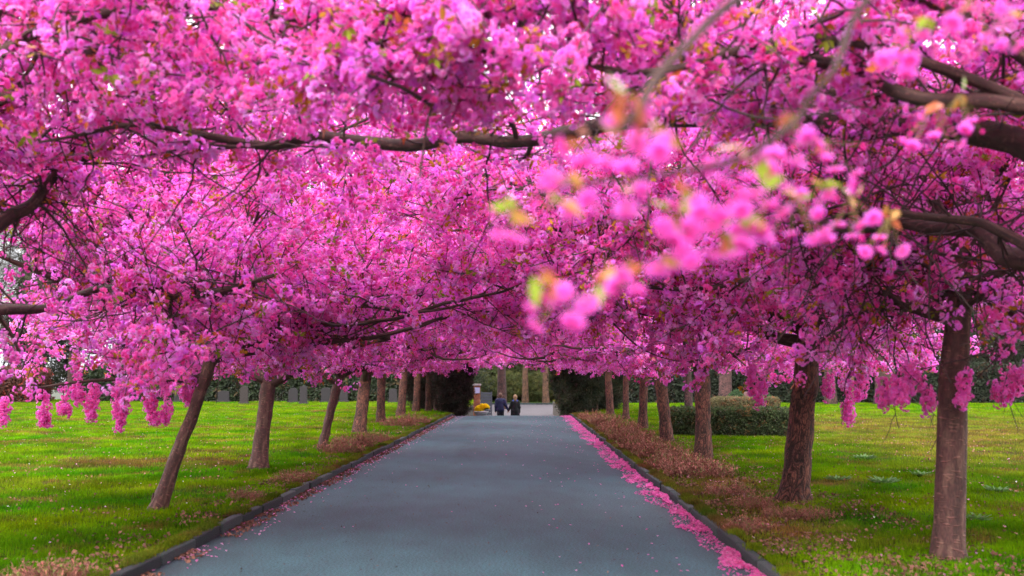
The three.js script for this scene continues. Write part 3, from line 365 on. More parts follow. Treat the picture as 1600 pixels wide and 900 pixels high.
function flowerBig(mb, r, bud) {                              // a double blossom seen close: three rings of cupped petals on a green calyx
  const ringsOf = bud ? [[5, 1.3, 0.018]] : [[7, 0.25, 0.028], [7, 0.65, 0.026], [6, 1.0, 0.02]];
  for (const [n, cup, R] of ringsOf) { const t0 = r() * 6; for (let i = 0; i < n; i++) {
    const t = t0 + i / n * 6.2832 + (r() - 0.5) * 0.3, side = V(Math.cos(t), 0, Math.sin(t)), ac = V(-Math.sin(t), 0, Math.cos(t)), k = 0.85 + 0.3 * r(), wid = R * 0.44, rows = [];
    for (let a = 0; a <= 3; a++) { const u = a / 3, c = cup + (1 - u) * 0.3 - u * 0.25 + (r() - 0.5) * 0.1, o = V(0, 0, 0).addScaledVector(side, Math.cos(c) * R * u).addScaledVector(UP, Math.sin(c) * R * u), ww = wid * Math.sin(Math.PI * Math.min(0.93, 0.12 + u * 0.72)) ; const cc = [lerp(0.92, 0.98, u), lerp(bud ? 0.04 : 0.07, bud ? 0.1 : 0.27, u) * k, lerp(0.52, bud ? 0.6 : 0.88, u) * k]; rows.push([-1, 0, 1].map((q) => mb.v(o.clone().addScaledVector(ac, q * ww).addScaledVector(UP, Math.abs(q) * ww * 0.35), 0, 0, cc))); }
    for (let a = 0; a < 3; a++) for (let q = 0; q < 2; q++) { mb.tri(rows[a][q], rows[a][q + 1], rows[a + 1][q]); mb.tri(rows[a][q + 1], rows[a + 1][q + 1], rows[a + 1][q]); } } }
  const c = [0.2, 0.12, 0.03]; const mk = mb.v(V(0, -0.01, 0), 0, 0, c), b = [0, 1, 2, 3, 4].map((k) => mb.v(V(Math.cos(k * 1.257) * 0.004, 0.001, Math.sin(k * 1.257) * 0.004), 0, 0, c)); for (let k = 0; k < 5; k++) mb.tri(mk, b[k], b[(k + 1) % 5]);
}

// ---------------------------------------------------------------- dry shrubs along the kerbs
function dryShrub(seed, label) {
  const r = rnd(seed), t = thing('dry_shrub', label, 'dry shrub', V(0, 0, 0), 'dry shrubs along the kerbs'), st = new MB(), lf = new MB();
  for (let i = 0; i < 190; i++) { const a = r() * 6.28, q = 0.42 * Math.sqrt(r()), o = V(Math.cos(a) * q, -0.02, Math.sin(a) * q), d = V(Math.cos(a) * q * 1.4, 1, Math.sin(a) * q * 1.4).addScaledVector(dirOf(r), 0.35), h = (0.20 + 0.24 * r()) * (1.15 - q), p = grow(o, d, h, 3, r, 0.2, -0.06), k = 0.7 + 0.6 * r(), c = [0.26 * k, 0.12 * k, 0.08 * k]; st.tube(p, [0.004, 0.0035, 0.003, 0.0015], 3, c);
    for (let j = 0; j < 5; j++) { const kk = 0.6 + 0.7 * r(), cc = r() < 0.13 ? [0.13 * kk, 0.2 * kk, 0.03] : [0.30 * kk, 0.105 * kk, 0.075 * kk]; leafInto(lf, at(p, 0.25 + 0.75 * r()), dirOf(r), 0.05 + 0.04 * r(), 0.011, cc); } }
  part('stems', st.geo(), M.dry, t); part('leaves', lf.geo(), M.dry, t, 'stuff'); return t;
}
{
  const r = rnd(80), protos = [];
  const list = [[927, 656, 1.1, 'tan stalks at the far end of the right kerb'], [946, 664, 1.2, 'tan shrub before the seventh right trunk'], [967, 676, 1.2, 'reddish shrub before the sixth right trunk'], [984, 690, 1.15, 'reddish shrub before the fifth right trunk'], [1006, 703, 1.1, 'russet shrub left of the fourth right trunk'], [1030, 713, 1, 'russet shrub at the foot of the leaning right trunk'], [1054, 728, 0.95, 'russet shrub between the fourth and third right trunks'], [1078, 742, 0.9, 'dark red shrub left of the third right trunk'], [1106, 745, 0.8, 'low brown shrub in front of the third right trunk'], [1140, 772, 0.62, 'low brown shrub between the third and second right trunks'], [1178, 792, 0.52, 'flat russet shrub left of the second right trunk'], [1222, 806, 0.42, 'flat pinkish shrub before the second right trunk'], [1272, 808, 0.42, 'flat pinkish shrub right of the second right trunk'], [1165, 826, 0.5, 'flat brown shrub by the near right kerb'],
    [458, 752, 0.62, 'tan tussock between the kerb and the stout left trunk'], [385, 782, 0.45, 'small brown tuft nearest the left kerb'], [531, 706, 0.95, 'reddish shrub right of the crooked left trunk'], [556, 698, 1, 'russet shrub before the fourth left trunk'], [583, 690, 0.9, 'brown shrub by the left kerb below the fifth trunk'], [626, 667, 1.2, 'tan shrub before the sixth left trunk'], [648, 662, 1.1, 'tan shrub at the far left kerb'], [70, 915, 0.6, 'dark dry shrub in the near left corner']];
  for (const [x, y, s, label] of list) { const g = G(x, y); g.y = lawnY(g.x, g.z) - 0.01; const k = Math.floor(r() * 3); if (!protos[k]) { protos[k] = dryShrub(90 + k, label); protos[k].position.copy(g); protos[k].scale.setScalar(s); } else copyOf(protos[k], g, r() * 6.28, s, label); }
}
// low green rosettes on the right lawn
{
  const make = (label) => { const t = thing('leafy_weed', label, 'weed', V(0, 0, 0), 'leafy weeds on the right lawn'), r = rnd(97), mb = new MB(); for (let i = 0; i < 60; i++) { const a = r() * 6.28, d = V(Math.cos(a), 0.3 + r() * 0.8, Math.sin(a)).normalize(); leafInto(mb, V(Math.cos(a) * 0.12 * r(), 0, Math.sin(a) * 0.12 * r()), d, 0.10 + 0.1 * r(), 0.024); } const m = part('leaves', mb.geo(), new THREE.MeshPhysicalMaterial({ color: col(0.10, 0.20, 0.05), transmission: 0.3, thickness: 0, roughness: 1, side: THREE.DoubleSide }), t); return t; };
  let p; for (const [x, y, s, label] of [[1381, 758, 0.9, 'grey-green leafy weed left of the nearest right trunk'], [1440, 748, 0.8, 'yellow-green weed close to the nearest right trunk'], [1350, 718, 0.9, 'leafy weed farther back between the two nearest right trunks'], [1310, 755, 0.8, 'leafy weed just right of the furrowed trunk'], [1528, 815, 0.7, 'small weed right of the nearest right trunk'], [1560, 770, 0.8, 'leafy weed near the right edge of the lawn']]) { const g = G(x, y); g.y = lawnY(g.x, g.z); if (!p) { p = make(label); p.position.copy(g); p.scale.setScalar(s); } else copyOf(p, g, x, s, label); }
}

// ---------------------------------------------------------------- hedges, bushes and the wood behind
const leafMat = (c, tr = 0.25) => new THREE.MeshPhysicalMaterial({ color: col(...c), transmission: tr, thickness: 0, roughness: 1, specularIntensity: 0.3, side: THREE.DoubleSide });
function boxHedge(name, label, x0, x1, z0, z1, y0, h, dens, c, scale = 1) {
  const base = V((x0 + x1) / 2, y0, (z0 + z1) / 2), t = thing(name, label, 'hedge', base), r = rnd(Math.round(Math.abs(x0 * 31 + z0 * 7)) + 3), im = new IM(base), w = x1 - x0, d = z1 - z0;
  const core = new THREE.BoxGeometry(w - 0.14 * scale, h - 0.1 * scale, d - 0.14 * scale, 1, 1, 1).translate(0, h / 2 - 0.03 * scale, 0); part('branches', core, rough({ color: col(0.02, 0.016, 0.012) }), t);
  const n = Math.round((w * h * 2 + d * h * 2 + w * d) * dens);
  for (let i = 0; i < n; i++) { const f = r() * (w * h * 2 + d * h * 2 + w * d); let p; const a = r() - 0.5, b = r(); if (f < w * d) p = V(a * w, h, (b - 0.5) * d); else if (f < w * d + w * h * 2) p = V(a * w, b * h, (r() < 0.6 ? 0.5 : -0.5) * d); else p = V((r() < 0.5 ? 0.5 : -0.5) * w, b * h, a * d);
    const k = 0.55 + 0.8 * r(); p.addScaledVector(dirOf(r), 0.07 * scale); p.multiplyScalar(1).add(base); im.add(p, quat(r), scale * (0.8 + 0.7 * r()), [c[0] * k * (r() < 0.1 ? 2.2 : 1), c[1] * k, c[2] * k]); }
  im.build('foliage', HEDGELEAF, M.leaf, t); return t;
}
{ const a = G(1057, 682), b = G(1232, 680); boxHedge('clipped_hedge', 'low clipped dark hedge on the right lawn behind the third trunk', a.x, b.x, a.z - 1.5, a.z, 0.06, 0.62, 700, [0.06, 0.085, 0.03], 1.15); 
  const c = P(1120, 640, 56), d = P(1217, 640, 56); boxHedge('clipped_hedge', 'farther brown-green low hedge below the two round bushes', c.x, d.x, -57.6, -56.2, 0.03, 0.5, 420, [0.12, 0.10, 0.045], 1.3); }
function dome(name, label, category, base, rx, h, rz, n, geo, s, cs, opt = {}) {
  const r = rnd(opt.seed ?? 7), t = thing(name, label, category, base, opt.group), im = new IM(base); const st = new MB(base); st.tube([base.clone(), base.clone().add(V(0, h * 0.8, 0))], [0.06 * Math.max(1, h * 0.4), 0.02], 7); part('trunk', st.geo(), M.barkDark, t);
  for (let i = 0; i < n; i++) { const d = dirOf(r), q = 0.45 + 0.55 * r() ** 0.5; const y = (d.y * 0.5 + 0.5); let k = opt.cone ? 1 - y * 0.8 : 1; const p = V(d.x * rx * q * k, opt.full ? h * (0.5 + d.y * 0.5 * q) : h * Math.abs(d.y) * q, d.z * rz * q * k); p.x += 0.3 * rx * n3(p.x * 1.2, p.y * 1.2, p.z + (opt.seed ?? 0)); p.add(base); const c = cs[Math.floor(r() * cs.length)], b = 0.6 + 0.8 * r(); im.add(p, quat(r), s * (0.7 + 0.6 * r()), [c[0] * b, c[1] * b, c[2] * b]); }
  im.build(opt.crown ?? 'foliage', geo, M.leaf, t); return t;
}
{ const a = P(1149, 630, 58.4), b = P(1194, 630, 58.4); a.y = b.y = 0.06;
  dome('round_bush', 'left of two round clipped bushes behind the far hedge', 'bush', a, 0.5, 0.95, 0.5, 1100, HEDGELEAF, 1.5, [[0.05, 0.10, 0.035], [0.04, 0.08, 0.03]], { seed: 3 }); dome('round_bush', 'right of two round clipped bushes behind the far hedge', 'bush', b, 0.5, 0.85, 0.5, 1100, HEDGELEAF, 1.5, [[0.05, 0.10, 0.035], [0.04, 0.08, 0.03]], { seed: 4 }); }
// conifers at the brow of the path
{ const c = [[0.034, 0.022, 0.017], [0.05, 0.028, 0.02], [0.022, 0.022, 0.014]];
  dome('conifer_bush', 'dark brown conifer bush left of the end of the path', 'conifer', V(-3.3, -0.3, -51), 0.85, 3.6, 1.4, 2600, NEEDLES, 0.38, c, { seed: 5, full: true });
  const d = [[0.026, 0.038, 0.022], [0.034, 0.042, 0.018], [0.055, 0.052, 0.026]];
  dome('conifer_bush', 'dark green conifer bush right of the end of the path', 'conifer', V(2.35, -0.4, -51.5), 1.05, 4.2, 1.5, 3200, NEEDLES, 0.4, d, { seed: 6, full: true });
  dome('conifer_bush', 'second dark conifer behind the right conifer bush', 'conifer', V(3.6, -0.3, -55), 1.3, 4.4, 1.5, 2600, NEEDLES, 0.45, d, { seed: 8, full: true });
  dome('conifer_bush', 'second dark conifer behind the left conifer bush', 'conifer', V(-4.8, -0.3, -56), 1.3, 4, 1.5, 2400, NEEDLES, 0.45, c, { seed: 9, full: true }); }
// long hedges that close the lawns
boxHedge('boundary_hedge', 'long dark evergreen hedge closing the left lawn behind the headstones', -29, -5.6, -76, -73.5, 0, 2.1, 60, [0.028, 0.042, 0.018], 4);
boxHedge('boundary_hedge', 'tall olive hedge far beyond the yard', -30, 32, -133, -130, LOW, 4.2, 20, [0.05, 0.06, 0.02], 7);
boxHedge('beech_hedge', 'brown-leaved hedge at the far left edge of the lawn', -40, -31.2, -73, -71, 0, 1.9, 70, [0.10, 0.035, 0.025], 3.2);
boxHedge('boundary_hedge', 'long dark evergreen hedge closing the right lawn', 4.4, 40, -72, -69.5, 0, 2.0, 60, [0.022, 0.03, 0.016], 4);
// trees of the wood
function woodTree(seed, x, z, h, rr, kind, label, trunkR = 0.3) {
  const y = -0.3, base = V(x, y, z), r = rnd(seed), t = thing(kind === 'bare' ? 'bare_tree' : 'evergreen_tree', label, 'tree', base, kind === 'bare' ? 'leafless trees of the wood' : 'evergreen trees of the wood'), mb = new MB(base), im = new IM(base);
  const tp = grow(base, V(0, 1, 0), h * 0.85, 8, r, 0.05, 0.02); mb.tube(tp, taper(trunkR, 0.04, 8), 10, null, 0.1); part('trunk', mb.geo(), M.barkDark, t);
  const lb = new MB(base); for (let i = 0; i < 26; i++) { const u = 0.25 + 0.7 * r(), a = r() * 6.28, d = V(Math.cos(a), kind === 'bare' ? 0.8 : 0.1, Math.sin(a)); lb.tube(grow(at(tp, u), d, rr * (1.2 - u) * 1.1, 5, r, 0.2, 0.02), taper(0.07 * (1.2 - u), 0.012, 5), 4); } part('branches', lb.geo(), M.barkDark, t);
  const cs = kind === 'bare' ? [[0.09, 0.07, 0.055], [0.07, 0.06, 0.04], [0.10, 0.09, 0.05]] : kind === 'olive' ? [[0.07, 0.08, 0.02], [0.05, 0.07, 0.02], [0.09, 0.085, 0.025]] : [[0.020, 0.030, 0.014], [0.026, 0.032, 0.016], [0.034, 0.036, 0.018]];
  const n = kind === 'bare' ? 2200 : 3600; for (let i = 0; i < n; i++) { const u = r(), q = kind === 'bare' ? 1 : 1.05 - u * 0.8, a = r() * 6.28, rad = rr * q * (0.3 + 0.7 * Math.sqrt(r())) * (0.85 + 0.3 * n2(a * 2, u * 6 + seed)); const p = V(Math.cos(a) * rad, h * lerp(kind === 'bare' ? 0.3 : 0.06, 1, u), Math.sin(a) * rad).add(base); const c = cs[Math.floor(r() * 3)], b = 0.6 + 0.7 * r(); im.add(p, quat(r), (kind === 'bare' ? 1.0 : 0.85) * (0.7 + 0.7 * r()), [c[0] * b, c[1] * b, c[2] * b]); }
  im.build('crown', kind === 'bare' ? TWIGGY : kind === 'olive' ? CLUMP : NEEDLES, kind === 'bare' ? M.bareTwig : M.leaf, t); return t;
}
M.bareTwig = rough({});
{
  const r = rnd(120), ord = ['first', 'second', 'third', 'fourth', 'fifth', 'sixth', 'seventh', 'eighth', 'ninth', 'tenth', 'eleventh', 'twelfth', 'thirteenth', 'fourteenth'];
  for (let i = 0; i < 9; i++) woodTree(130 + i, -44 + i * 4.6 + r(), -84 - r() * 8, 16 + 5 * r(), 3.8, i === 0 || i === 2 ? 'bare' : 'evergreen', `dark wood tree behind the left lawn, ${ord[i]} counted from the left edge`);
  for (let i = 0; i < 9; i++) woodTree(150 + i, 7 + i * 4.6 + r(), -80 - r() * 8, 17 + 5 * r(), 4, 'evergreen', `dark wood tree behind the right lawn, ${ord[i]} counted from the path`);
  for (let i = 0; i < 7; i++) woodTree(170 + i, -12 + i * 3.8 + r(), -122 - r() * 6, 15 + 4 * r(), 3.8, 'olive', `olive green tree beyond the yard, ${ord[i]} counted from the left`);
  for (let i = 0; i < 6; i++) { const x = -8.5 + i * 3.3; dome('olive_shrub', `olive shrub on the verge beyond the yard, ${ord[i]} counted from the left`, 'shrub', V(x, LOW + 0.2, -117 - r() * 2), 1.9, 3.2, 1.5, 900, CLUMP, 0.45, [[0.08, 0.09, 0.02], [0.06, 0.08, 0.025], [0.11, 0.1, 0.03]], { seed: 180 + i, full: true, group: 'shrubs beyond the yard' }); }
}
// tall trunks that show below the blossom
function tallTrunk(px, w, yb, z, y0, label, bark = M.barkDark) {
  const base = P(px, yb, z); base.y = y0; const r = w / 2 / F * z, t = thing('woodland_tree', label, 'tree', base), mb = new MB(base), rr = rnd(px), pts = grow(base, V(0, 1, 0), 9, 10, rr, 0.03, 0.03); mb.tube([base.clone().add(V(0, -0.2, 0)), ...pts], [r * 1.35, r * 1.2, ...taper(r, r * 0.4, 9)], 12, null, 0.08); part('trunk', mb.geo(), bark, t);
  const lb = new MB(base), im = new IM(base); for (let i = 0; i < 14; i++) { const a = rr() * 6.28, u = 0.55 + 0.45 * rr(), p = grow(at(pts, u), V(Math.cos(a), 0.7, Math.sin(a)), 2.4, 5, rr, 0.2, 0.02); lb.tube(p, taper(r * 0.3, 0.015, 5), 5); for (let k = 0; k < 14; k++) im.add(at(p, 0.3 + 0.7 * rr()).addScaledVector(dirOf(rr), 0.4), quat(rr), 0.7 + 0.5 * rr(), [0.07, 0.055, 0.045]); }
  part('branches', lb.geo(), bark, t); im.build('crown', TWIGGY, M.bareTwig, t);
}
const barkPurple = rough({ map: barkRough, color: col(0.27, 0.17, 0.2), bumpMap: barkRoughBump, bumpScale: 0.03 }), barkTan = rough({ map: barkRough, color: col(0.4, 0.3, 0.2), bumpMap: barkRoughBump, bumpScale: 0.03 });
tallTrunk(784, 15, 640, 96, LOW, 'broad purplish trunk standing behind the walking man', barkPurple);
tallTrunk(821, 10, 628, 114.6, LOW + 0.15, 'tan trunk on the verge right of the walking woman', barkTan);
tallTrunk(853, 10, 629, 114.6, LOW + 0.15, 'tan trunk on the verge beside the right conifer', barkTan);
tallTrunk(1076, 12, 652, 46, 0.06, 'dark upright trunk at the left end of the clipped hedge', barkPurple);
tallTrunk(1134, 21, 630, 66, 0.06, 'broad dark trunk behind the far low hedge', barkPurple);
tallTrunk(1330, 11, 641, 62, 0.06, 'slim brown trunk at the back of the right lawn', M.barkB);
tallTrunk(1298, 18, 641, 66, 0.06, 'dark trunk at the back right of the furrowed cherry');
tallTrunk(1385, 34, 641, 66, 0.06, 'broadest dark trunk at the back of the right lawn');
tallTrunk(235, 20, 634, 76.8, 0.06, 'dark trunk in the left hedge behind the leaning cherry');
// verge and kerb beyond the yard
struct('verge', sheet(-40, 40, 20, -112.1, -128, 8, (x, z) => LOW + 0.13, (x, z) => { const k = 1 + 0.3 * fbm(x, z); return [0.07 * k, 0.12 * k, 0.02]; }), soilMat);
{ const k = new THREE.Group(); k.name = numbered('kerb'); k.userData.kind = 'structure'; scene.add(k); const g = new RoundedBoxGeometry(1.96, 0.3, 0.2, 1, 0.02); for (let i = -10; i < 10; i++) { const m = part('kerb_stone', g, kerbMat[(i + 12) % 3], k); m.position.set(i * 2, LOW + 0.02, -112); } }

// ---------------------------------------------------------------- headstones and small stonework
function headstone(label, px, top, bottom, w, z, shape, c) {
  const base = P(px, bottom, z), hh = (bottom - top) / F * z, ww = w / F * z; base.y = lawnY(base.x, base.z) - 0.02; const t = thing('headstone', label, 'headstone', base, 'headstones at the back of the lawns');
  const s = new THREE.Shape(), a = ww / 2; s.moveTo(-a, 0); s.lineTo(a, 0); if (shape === 0) { s.lineTo(a, hh - a); s.absarc(0, hh - a, a, 0, Math.PI); } else if (shape === 1) { s.lineTo(a * 0.92, hh * 0.93); s.lineTo(0, hh); s.lineTo(-a * 0.92, hh * 0.93); } else { s.lineTo(a, hh * 0.9); s.quadraticCurveTo(0, hh * 1.1, -a, hh * 0.9); } s.closePath();
  const m = rough({ color: col(...c), map: grain, bumpMap: grainBump, bumpScale: 0.01 }); part('slab', new THREE.ExtrudeGeometry(s, { depth: 0.14, bevelEnabled: true, bevelSize: 0.012, bevelThickness: 0.012, bevelSegments: 1, curveSegments: 8 }).translate(0, 0.1, -0.07), m, t); part('plinth', new RoundedBoxGeometry(ww * 1.3, 0.16, 0.32, 1, 0.015).translate(0, 0.06, 0), m, t);
}
const HS = [[0.03, 0.022, 0.026], [0.022, 0.017, 0.02], [0.04, 0.028, 0.025]];
for (const [px, top, bot, w, z, s, c, label] of [[185, 606, 634, 13, 70, 1, 0, 'grey upright headstone left of the leaning cherry'], [278, 612, 635, 12, 71, 0, 1, 'dark headstone just behind the leaning cherry trunk'], [349, 618, 634, 17, 72, 2, 1, 'wide dark headstone right of the leaning cherry'], [381, 610, 636, 12, 67, 0, 2, 'narrow brownish headstone left of the stout cherry'], [458, 612, 633, 14, 71, 0, 1, 'rounded dark headstone right of the stout cherry'], [474, 609, 636, 11, 67, 1, 0, 'tall narrow headstone in the middle of the left lawn edge'], [509, 612, 633, 14, 71, 2, 1, 'headstone just left of the crooked cherry'], [537, 614, 633, 12, 72, 0, 0, 'headstone just right of the crooked cherry'], [614, 614, 634, 12, 70, 2, 0, 'headstone between the fifth and sixth left trunks'], [1167, 613, 634, 9, 60, 0, 2, 'pinkish headstone between the two round bushes'], [1128, 643, 654, 14, 36, 2, 0, 'small pale stone showing over the clipped hedge']]) headstone(label, px, top, bot, w, z, s, px === 1167 ? [0.25, 0.13, 0.12] : px === 1128 ? [0.3, 0.25, 0.35] : HS[c]);
// brick gate pillar, built course by course
{
  const base = P(745, 640, 59); base.y = LOW; const t = thing('gate_pillar', 'orange brick pillar beside the dark conifer at the end of the path', 'pillar', base), r = rnd(210), w = 0.34, mortar = rough({ color: col(0.3, 0.24, 0.2) }), bm = [[0.36, 0.12, 0.06], [0.42, 0.16, 0.08], [0.30, 0.10, 0.06]].map((c) => rough({ color: col(...c) }));
  part('core', new THREE.BoxGeometry(w - 0.02, 2.2, w - 0.02).translate(0, 1.1, 0), mortar, t); const g1 = new THREE.BoxGeometry(0.225, 0.06, 0.108), g2 = new THREE.BoxGeometry(0.108, 0.06, 0.225);
  for (let k = 0; k < 29; k++) for (let q = 0; q < 4; q++) { const m = part('brick', k % 2 ? g1 : g1, bm[Math.floor(r() * 3)], t), d = 0.5 * w - 0.052; const a = q * Math.PI / 2 + 0; const along = (k % 2 ? 1 : -1) * 0.058; m.position.set(Math.cos(a) * d - Math.sin(a) * along, 0.04 + k * 0.075, Math.sin(a) * d + Math.cos(a) * along); m.rotation.y = -a + Math.PI / 2; }
  part('capstone', new RoundedBoxGeometry(w + 0.1, 0.09, w + 0.1, 1, 0.015).translate(0, 2.24, 0), rough({ color: col(0.35, 0.3, 0.3) }), t);
  const sp = thing('notice_board', 'small pale blue board fixed high on the brick pillar', 'notice board', base.clone().add(V(0.03, 1.95, w / 2 + 0.02))); part('board', new RoundedBoxGeometry(0.26, 0.3, 0.02, 1, 0.006), rough({ color: col(0.5, 0.5, 0.75) }), sp); part('frame', new THREE.BoxGeometry(0.29, 0.02, 0.03).translate(0, 0.16, 0), rough({ color: col(0.2, 0.2, 0.25) }), sp);
}
// dark slatted gate behind the pillar
{ const a = P(752, 630, 66), b = P(768, 630, 66), base = V((a.x + b.x) / 2, LOW, -66), w = b.x - a.x, t = thing('garden_gate', 'dark blue-grey boarded gate right of the brick pillar', 'gate', base), m = rough({ color: col(0.012, 0.012, 0.02) }); for (const x of [-w / 2, w / 2]) part('post', new RoundedBoxGeometry(0.07, 1.8, 0.07, 1, 0.01).translate(x, 0.9, 0), m, t); const g = new RoundedBoxGeometry(w - 0.08, 0.15, 0.03, 1, 0.006); for (let k = 0; k < 10; k++) part('board', g, m, t).position.set(0, 0.16 + k * 0.17, 0); }
// stone planter with yellow flowers
{
  const base = P(752, 645, 56.5); base.y = LOW + 0.05; const t = thing('flower_planter', 'pale stone planter of bright yellow flowers by the brick pillar', 'planter', base), m = rough({ color: col(0.45, 0.42, 0.42) });
  part('pedestal', new RoundedBoxGeometry(0.5, 0.55, 0.4, 1, 0.02).translate(0, 0.27, 0), m, t); part('bowl', new THREE.LatheGeometry([[0.12, 0.55], [0.2, 0.6], [0.33, 0.78], [0.37, 0.86], [0.34, 0.88], [0.28, 0.8], [0.0, 0.78]].map(([x, y]) => new THREE.Vector2(x, y)), 18), m, t);
  const r = rnd(220), im = new IM(base), gi = new IM(base), mb = new MB(); for (let k = 0; k < 9; k++) { const a = k / 9 * 6.28; leafInto(mb, V(0, 0, 0), V(Math.cos(a), 0.4, Math.sin(a)).normalize(), 0.04, 0.012); } const fg = mb.geo();
  for (const [cx, cy, n, rr] of [[-0.1, 1.02, 130, 0.22], [0.2, 1.12, 130, 0.2], [0.05, 1.16, 90, 0.16]]) for (let k = 0; k < n; k++) { const d = dirOf(r); d.y = Math.abs(d.y); const p = V(cx, cy - 0.08, 0).addScaledVector(d, rr).add(base); im.add(p, new THREE.Quaternion().setFromUnitVectors(UP, d), 1.3 + 0.7 * r(), [1, 0.78 * (0.85 + 0.25 * r()), 0.01]); gi.add(p.clone().addScaledVector(d, -0.13), quat(r), 1.2, [0.06, 0.12, 0.02]); }
  im.build('flowers', fg, M.leaf, t); gi.build('leaves', HEDGELEAF, M.leaf, t);
}

// ---------------------------------------------------------------- the couple
function field(bones, k, cell, grow_ = 0) {                   // one skin round tapered bones [ax,ay,az,ra, bx,by,bz,rb]
  const lo = V(9, 9, 9), hi = V(-9, -9, -9); for (const b of bones) for (const [x, y, z, q] of [b.slice(0, 4), b.slice(4)]) { const e = q + grow_ + 0.05; lo.min(V(x - e, y - e, z - e)); hi.max(V(x + e, y + e, z + e)); }
  const n = Math.min(110, Math.ceil(Math.max(hi.x - lo.x, hi.y - lo.y, hi.z - lo.z) / cell) + 6), mc = new MarchingCubes(n, new THREE.MeshStandardMaterial(), false, false, 90000), half = n / 2, c = lo.clone().add(hi).multiplyScalar(0.5), s = hi.clone().sub(lo).multiplyScalar(0.5).addScalar(cell * 2); mc.isolation = 0;
  for (let z = 0; z < n; z++) for (let y = 0; y < n; y++) for (let x = 0; x < n; x++) {
    const px = c.x + (x - half) / half * s.x, py = c.y + (y - half) / half * s.y, pz = c.z + (z - half) / half * s.z; let d = 9;
    for (const b of bones) { const vx = b[4] - b[0], vy = b[5] - b[1], vz = b[6] - b[2], t = clamp(((px - b[0]) * vx + (py - b[1]) * vy + (pz - b[2]) * vz) / (vx * vx + vy * vy + vz * vz + 1e-9)); const e = Math.hypot(px - b[0] - vx * t, py - b[1] - vy * t, pz - b[2] - vz * t) - lerp(b[3], b[7], t) - grow_; const h = clamp(0.5 + 0.5 * (d - e) / k); d = lerp(d, e, h) - k * h * (1 - h); }
    mc.field[x + y * n + z * n * n] = -d;
  }
  mc.update(); const g = new THREE.BufferGeometry(), cnt = mc.count, p = new Float32Array(mc.positionArray.slice(0, cnt * 3)); for (let i = 0; i < cnt; i++) { p[i * 3] = c.x + p[i * 3] * s.x; p[i * 3 + 1] = c.y + p[i * 3 + 1] * s.y; p[i * 3 + 2] = c.z + p[i * 3 + 2] * s.z; }
  g.setAttribute('position', new THREE.BufferAttribute(p, 3)); const m = mergeVertices(g, 1e-4); m.computeVertexNormals(); return m;
}
function handBones(wx, wy, wz, dx, dy, s) {                   // palm and five curled fingers from the wrist along (dx, dy)
  const out = [[wx, wy, wz, 0.026, wx + dx * 0.07, wy + dy * 0.07, wz, 0.03]];
  [-0.028, -0.01, 0.01, 0.028].forEach((o, k) => { const l = [0.06, 0.075, 0.07, 0.055][k], x = wx + dx * 0.085, y = wy + dy * 0.085; out.push([x, y, wz + o, 0.0095, x + dx * l * 0.6, y + dy * l * 0.6, wz + o * 1.1, 0.0085], [x + dx * l * 0.6, y + dy * l * 0.6, wz + o * 1.1, 0.0085, x + dx * l + s * 0.015, y + dy * l, wz + o, 0.007]); });
  out.push([wx + dx * 0.03, wy + dy * 0.03, wz - 0.028, 0.011, wx + dx * 0.08 + s * 0.01, wy + dy * 0.08, wz - 0.058, 0.009]); return out;
}
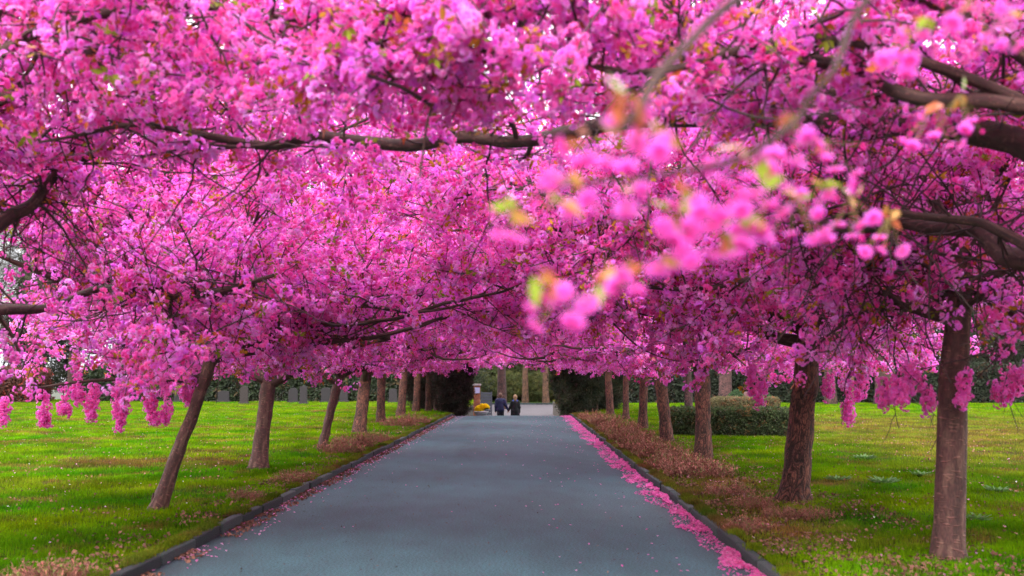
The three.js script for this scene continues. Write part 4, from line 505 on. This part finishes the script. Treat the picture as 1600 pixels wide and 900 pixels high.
function person(label, base, o) {
  const t = thing('person', label, 'person', base), h = o.h / 1.78, B = (...a) => a.map((v) => v * h), sw = o.shoulder, sx = o.hold;        // sx: side of the held hand
  const head = [B(0, 1.66, 0, 0.095, 0, 1.70, 0.005, 0.098), B(0, 1.60, -0.03, 0.06, 0, 1.62, -0.04, 0.055), B(0, 1.655, -0.105, 0.016, 0, 1.635, -0.118, 0.014), B(0.098, 1.65, 0, 0.018, 0.1, 1.67, 0.01, 0.016), B(-0.098, 1.65, 0, 0.018, -0.1, 1.67, 0.01, 0.016), B(0.035, 1.675, -0.085, 0.016, 0.036, 1.675, -0.086, 0.016), B(-0.035, 1.675, -0.085, 0.016, -0.036, 1.675, -0.086, 0.016), B(-0.02, 1.605, -0.092, 0.008, 0.02, 1.605, -0.092, 0.008), B(0, 1.6, 0.01, 0.058, 0, 1.46, 0.02, 0.065)];
  const arms = [], legs = [], torso = [B(-sw * 0.72, 1.42, 0.01, 0.075, sw * 0.72, 1.42, 0.01, 0.075), B(0, 1.36, 0, 0.15, 0, 1.15, 0, 0.135), B(0, 1.15, 0, 0.135, 0, 0.98, 0, 0.15), B(-0.08, 0.95, 0, 0.1, 0.08, 0.95, 0, 0.1), B(-sw * 0.5, 1.3, 0, 0.1, sw * 0.5, 1.3, 0, 0.1)], hands = [];
  for (const s of [-1, 1]) { const held = s === sx, e = held ? [s * (sw + 0.085), 1.17, -0.01] : [s * (sw + 0.05), 1.14, 0.02], w = held ? [s * (sw + 0.20), 0.95, -0.03] : [s * (sw + 0.06), 0.88, -0.04]; arms.push(B(s * sw, 1.42, 0.01, 0.062, ...e, 0.046), B(...e, 0.046, ...w, 0.033)); const l = Math.hypot(w[0] - e[0], w[1] - e[1]); hands.push(B(...w.map((v) => v), 0).slice(0, 3).concat([(w[0] - e[0]) / l, (w[1] - e[1]) / l, -s])); legs.push(B(s * 0.085, 0.95, 0, 0.095, s * 0.09, 0.5, s * -0.06, 0.062), B(s * 0.09, 0.5, s * -0.06, 0.06, s * 0.085, 0.09, s * -0.02, 0.042), B(s * 0.085, 0.05, s * -0.02 + 0.03, 0.04, s * 0.09, 0.035, s * -0.02 - 0.14, 0.034)); }
  const skin = rough({ color: col(0.45, 0.24, 0.17), roughness: 0.6 }); const body = part('body', field([...head, ...torso.map((b) => b.map((v, i) => i % 4 === 3 ? v * 0.9 : v)), ...arms, ...legs], 0.03, 0.018), skin, t);
  for (const q of hands) part('hand', field(handBones(...q), 0.008, 0.004), skin, t);
  part(o.topName, field([...torso, ...arms, ...(o.coat ? [B(-0.09, 0.95, 0, 0.13, -0.1, 0.55, 0, 0.13), B(0.09, 0.95, 0, 0.13, 0.1, 0.55, 0, 0.13)] : []), B(0, 1.47, 0.02, 0.075, 0, 1.42, 0.02, 0.09)], 0.05, 0.018, 0.022), rough({ color: col(...o.top) }), t);
  part('trousers', field(legs.filter((_, k) => k % 3 < 2), 0.03, 0.016, 0.014), rough({ color: col(0.012, 0.012, 0.018) }), t); for (const s of [2, 5]) part('shoe', field([legs[s]], 0.02, 0.008, 0.012), rough({ color: col(0.015, 0.012, 0.012), roughness: 0.5 }), t);
  part('hair', field(o.long ? [B(0, 1.70, 0.025, 0.10, 0, 1.72, 0.02, 0.10), B(0, 1.66, 0.05, 0.085, 0, 1.55, 0.065, 0.07)] : [B(0, 1.71, 0.02, 0.098, 0, 1.72, 0.015, 0.096), B(0, 1.67, 0.04, 0.08, 0, 1.62, 0.05, 0.06)], 0.03, 0.012, 0.008), rough({ color: col(...o.hair) }), t);
  if (o.scarf) part('scarf', field([B(-0.1, 1.5, 0.03, 0.05, 0.1, 1.5, 0.03, 0.05), B(-0.09, 1.46, 0.06, 0.06, 0.09, 1.46, 0.06, 0.06), B(0, 1.5, -0.07, 0.05, 0.01, 1.45, -0.08, 0.05), B(-0.08, 1.5, -0.03, 0.05, 0.08, 1.5, -0.03, 0.05)], 0.04, 0.012), rough({ color: col(...o.scarf) }), t);
  return t;
}
{ const m = P(782, 650, 58), w = P(805, 650, 58); m.y = w.y = pathY(-58) + 0.02;
  person('person in a dark blue jacket and dark trousers walking away, holding the hand beside', m, { h: 1.78, shoulder: 0.19, hold: 1, top: [0.02, 0.022, 0.07], topName: 'jacket', hair: [0.12, 0.07, 0.05] });
  person('person in a long black coat and blue scarf walking away, arm out to the other', w, { h: 1.68, shoulder: 0.17, hold: -1, top: [0.008, 0.008, 0.01], topName: 'coat', coat: true, hair: [0.3, 0.18, 0.10], long: true, scarf: [0.04, 0.07, 0.28] }); }
console.log('blossom clusters', nBlossom);
renderer.render(scene, camera);
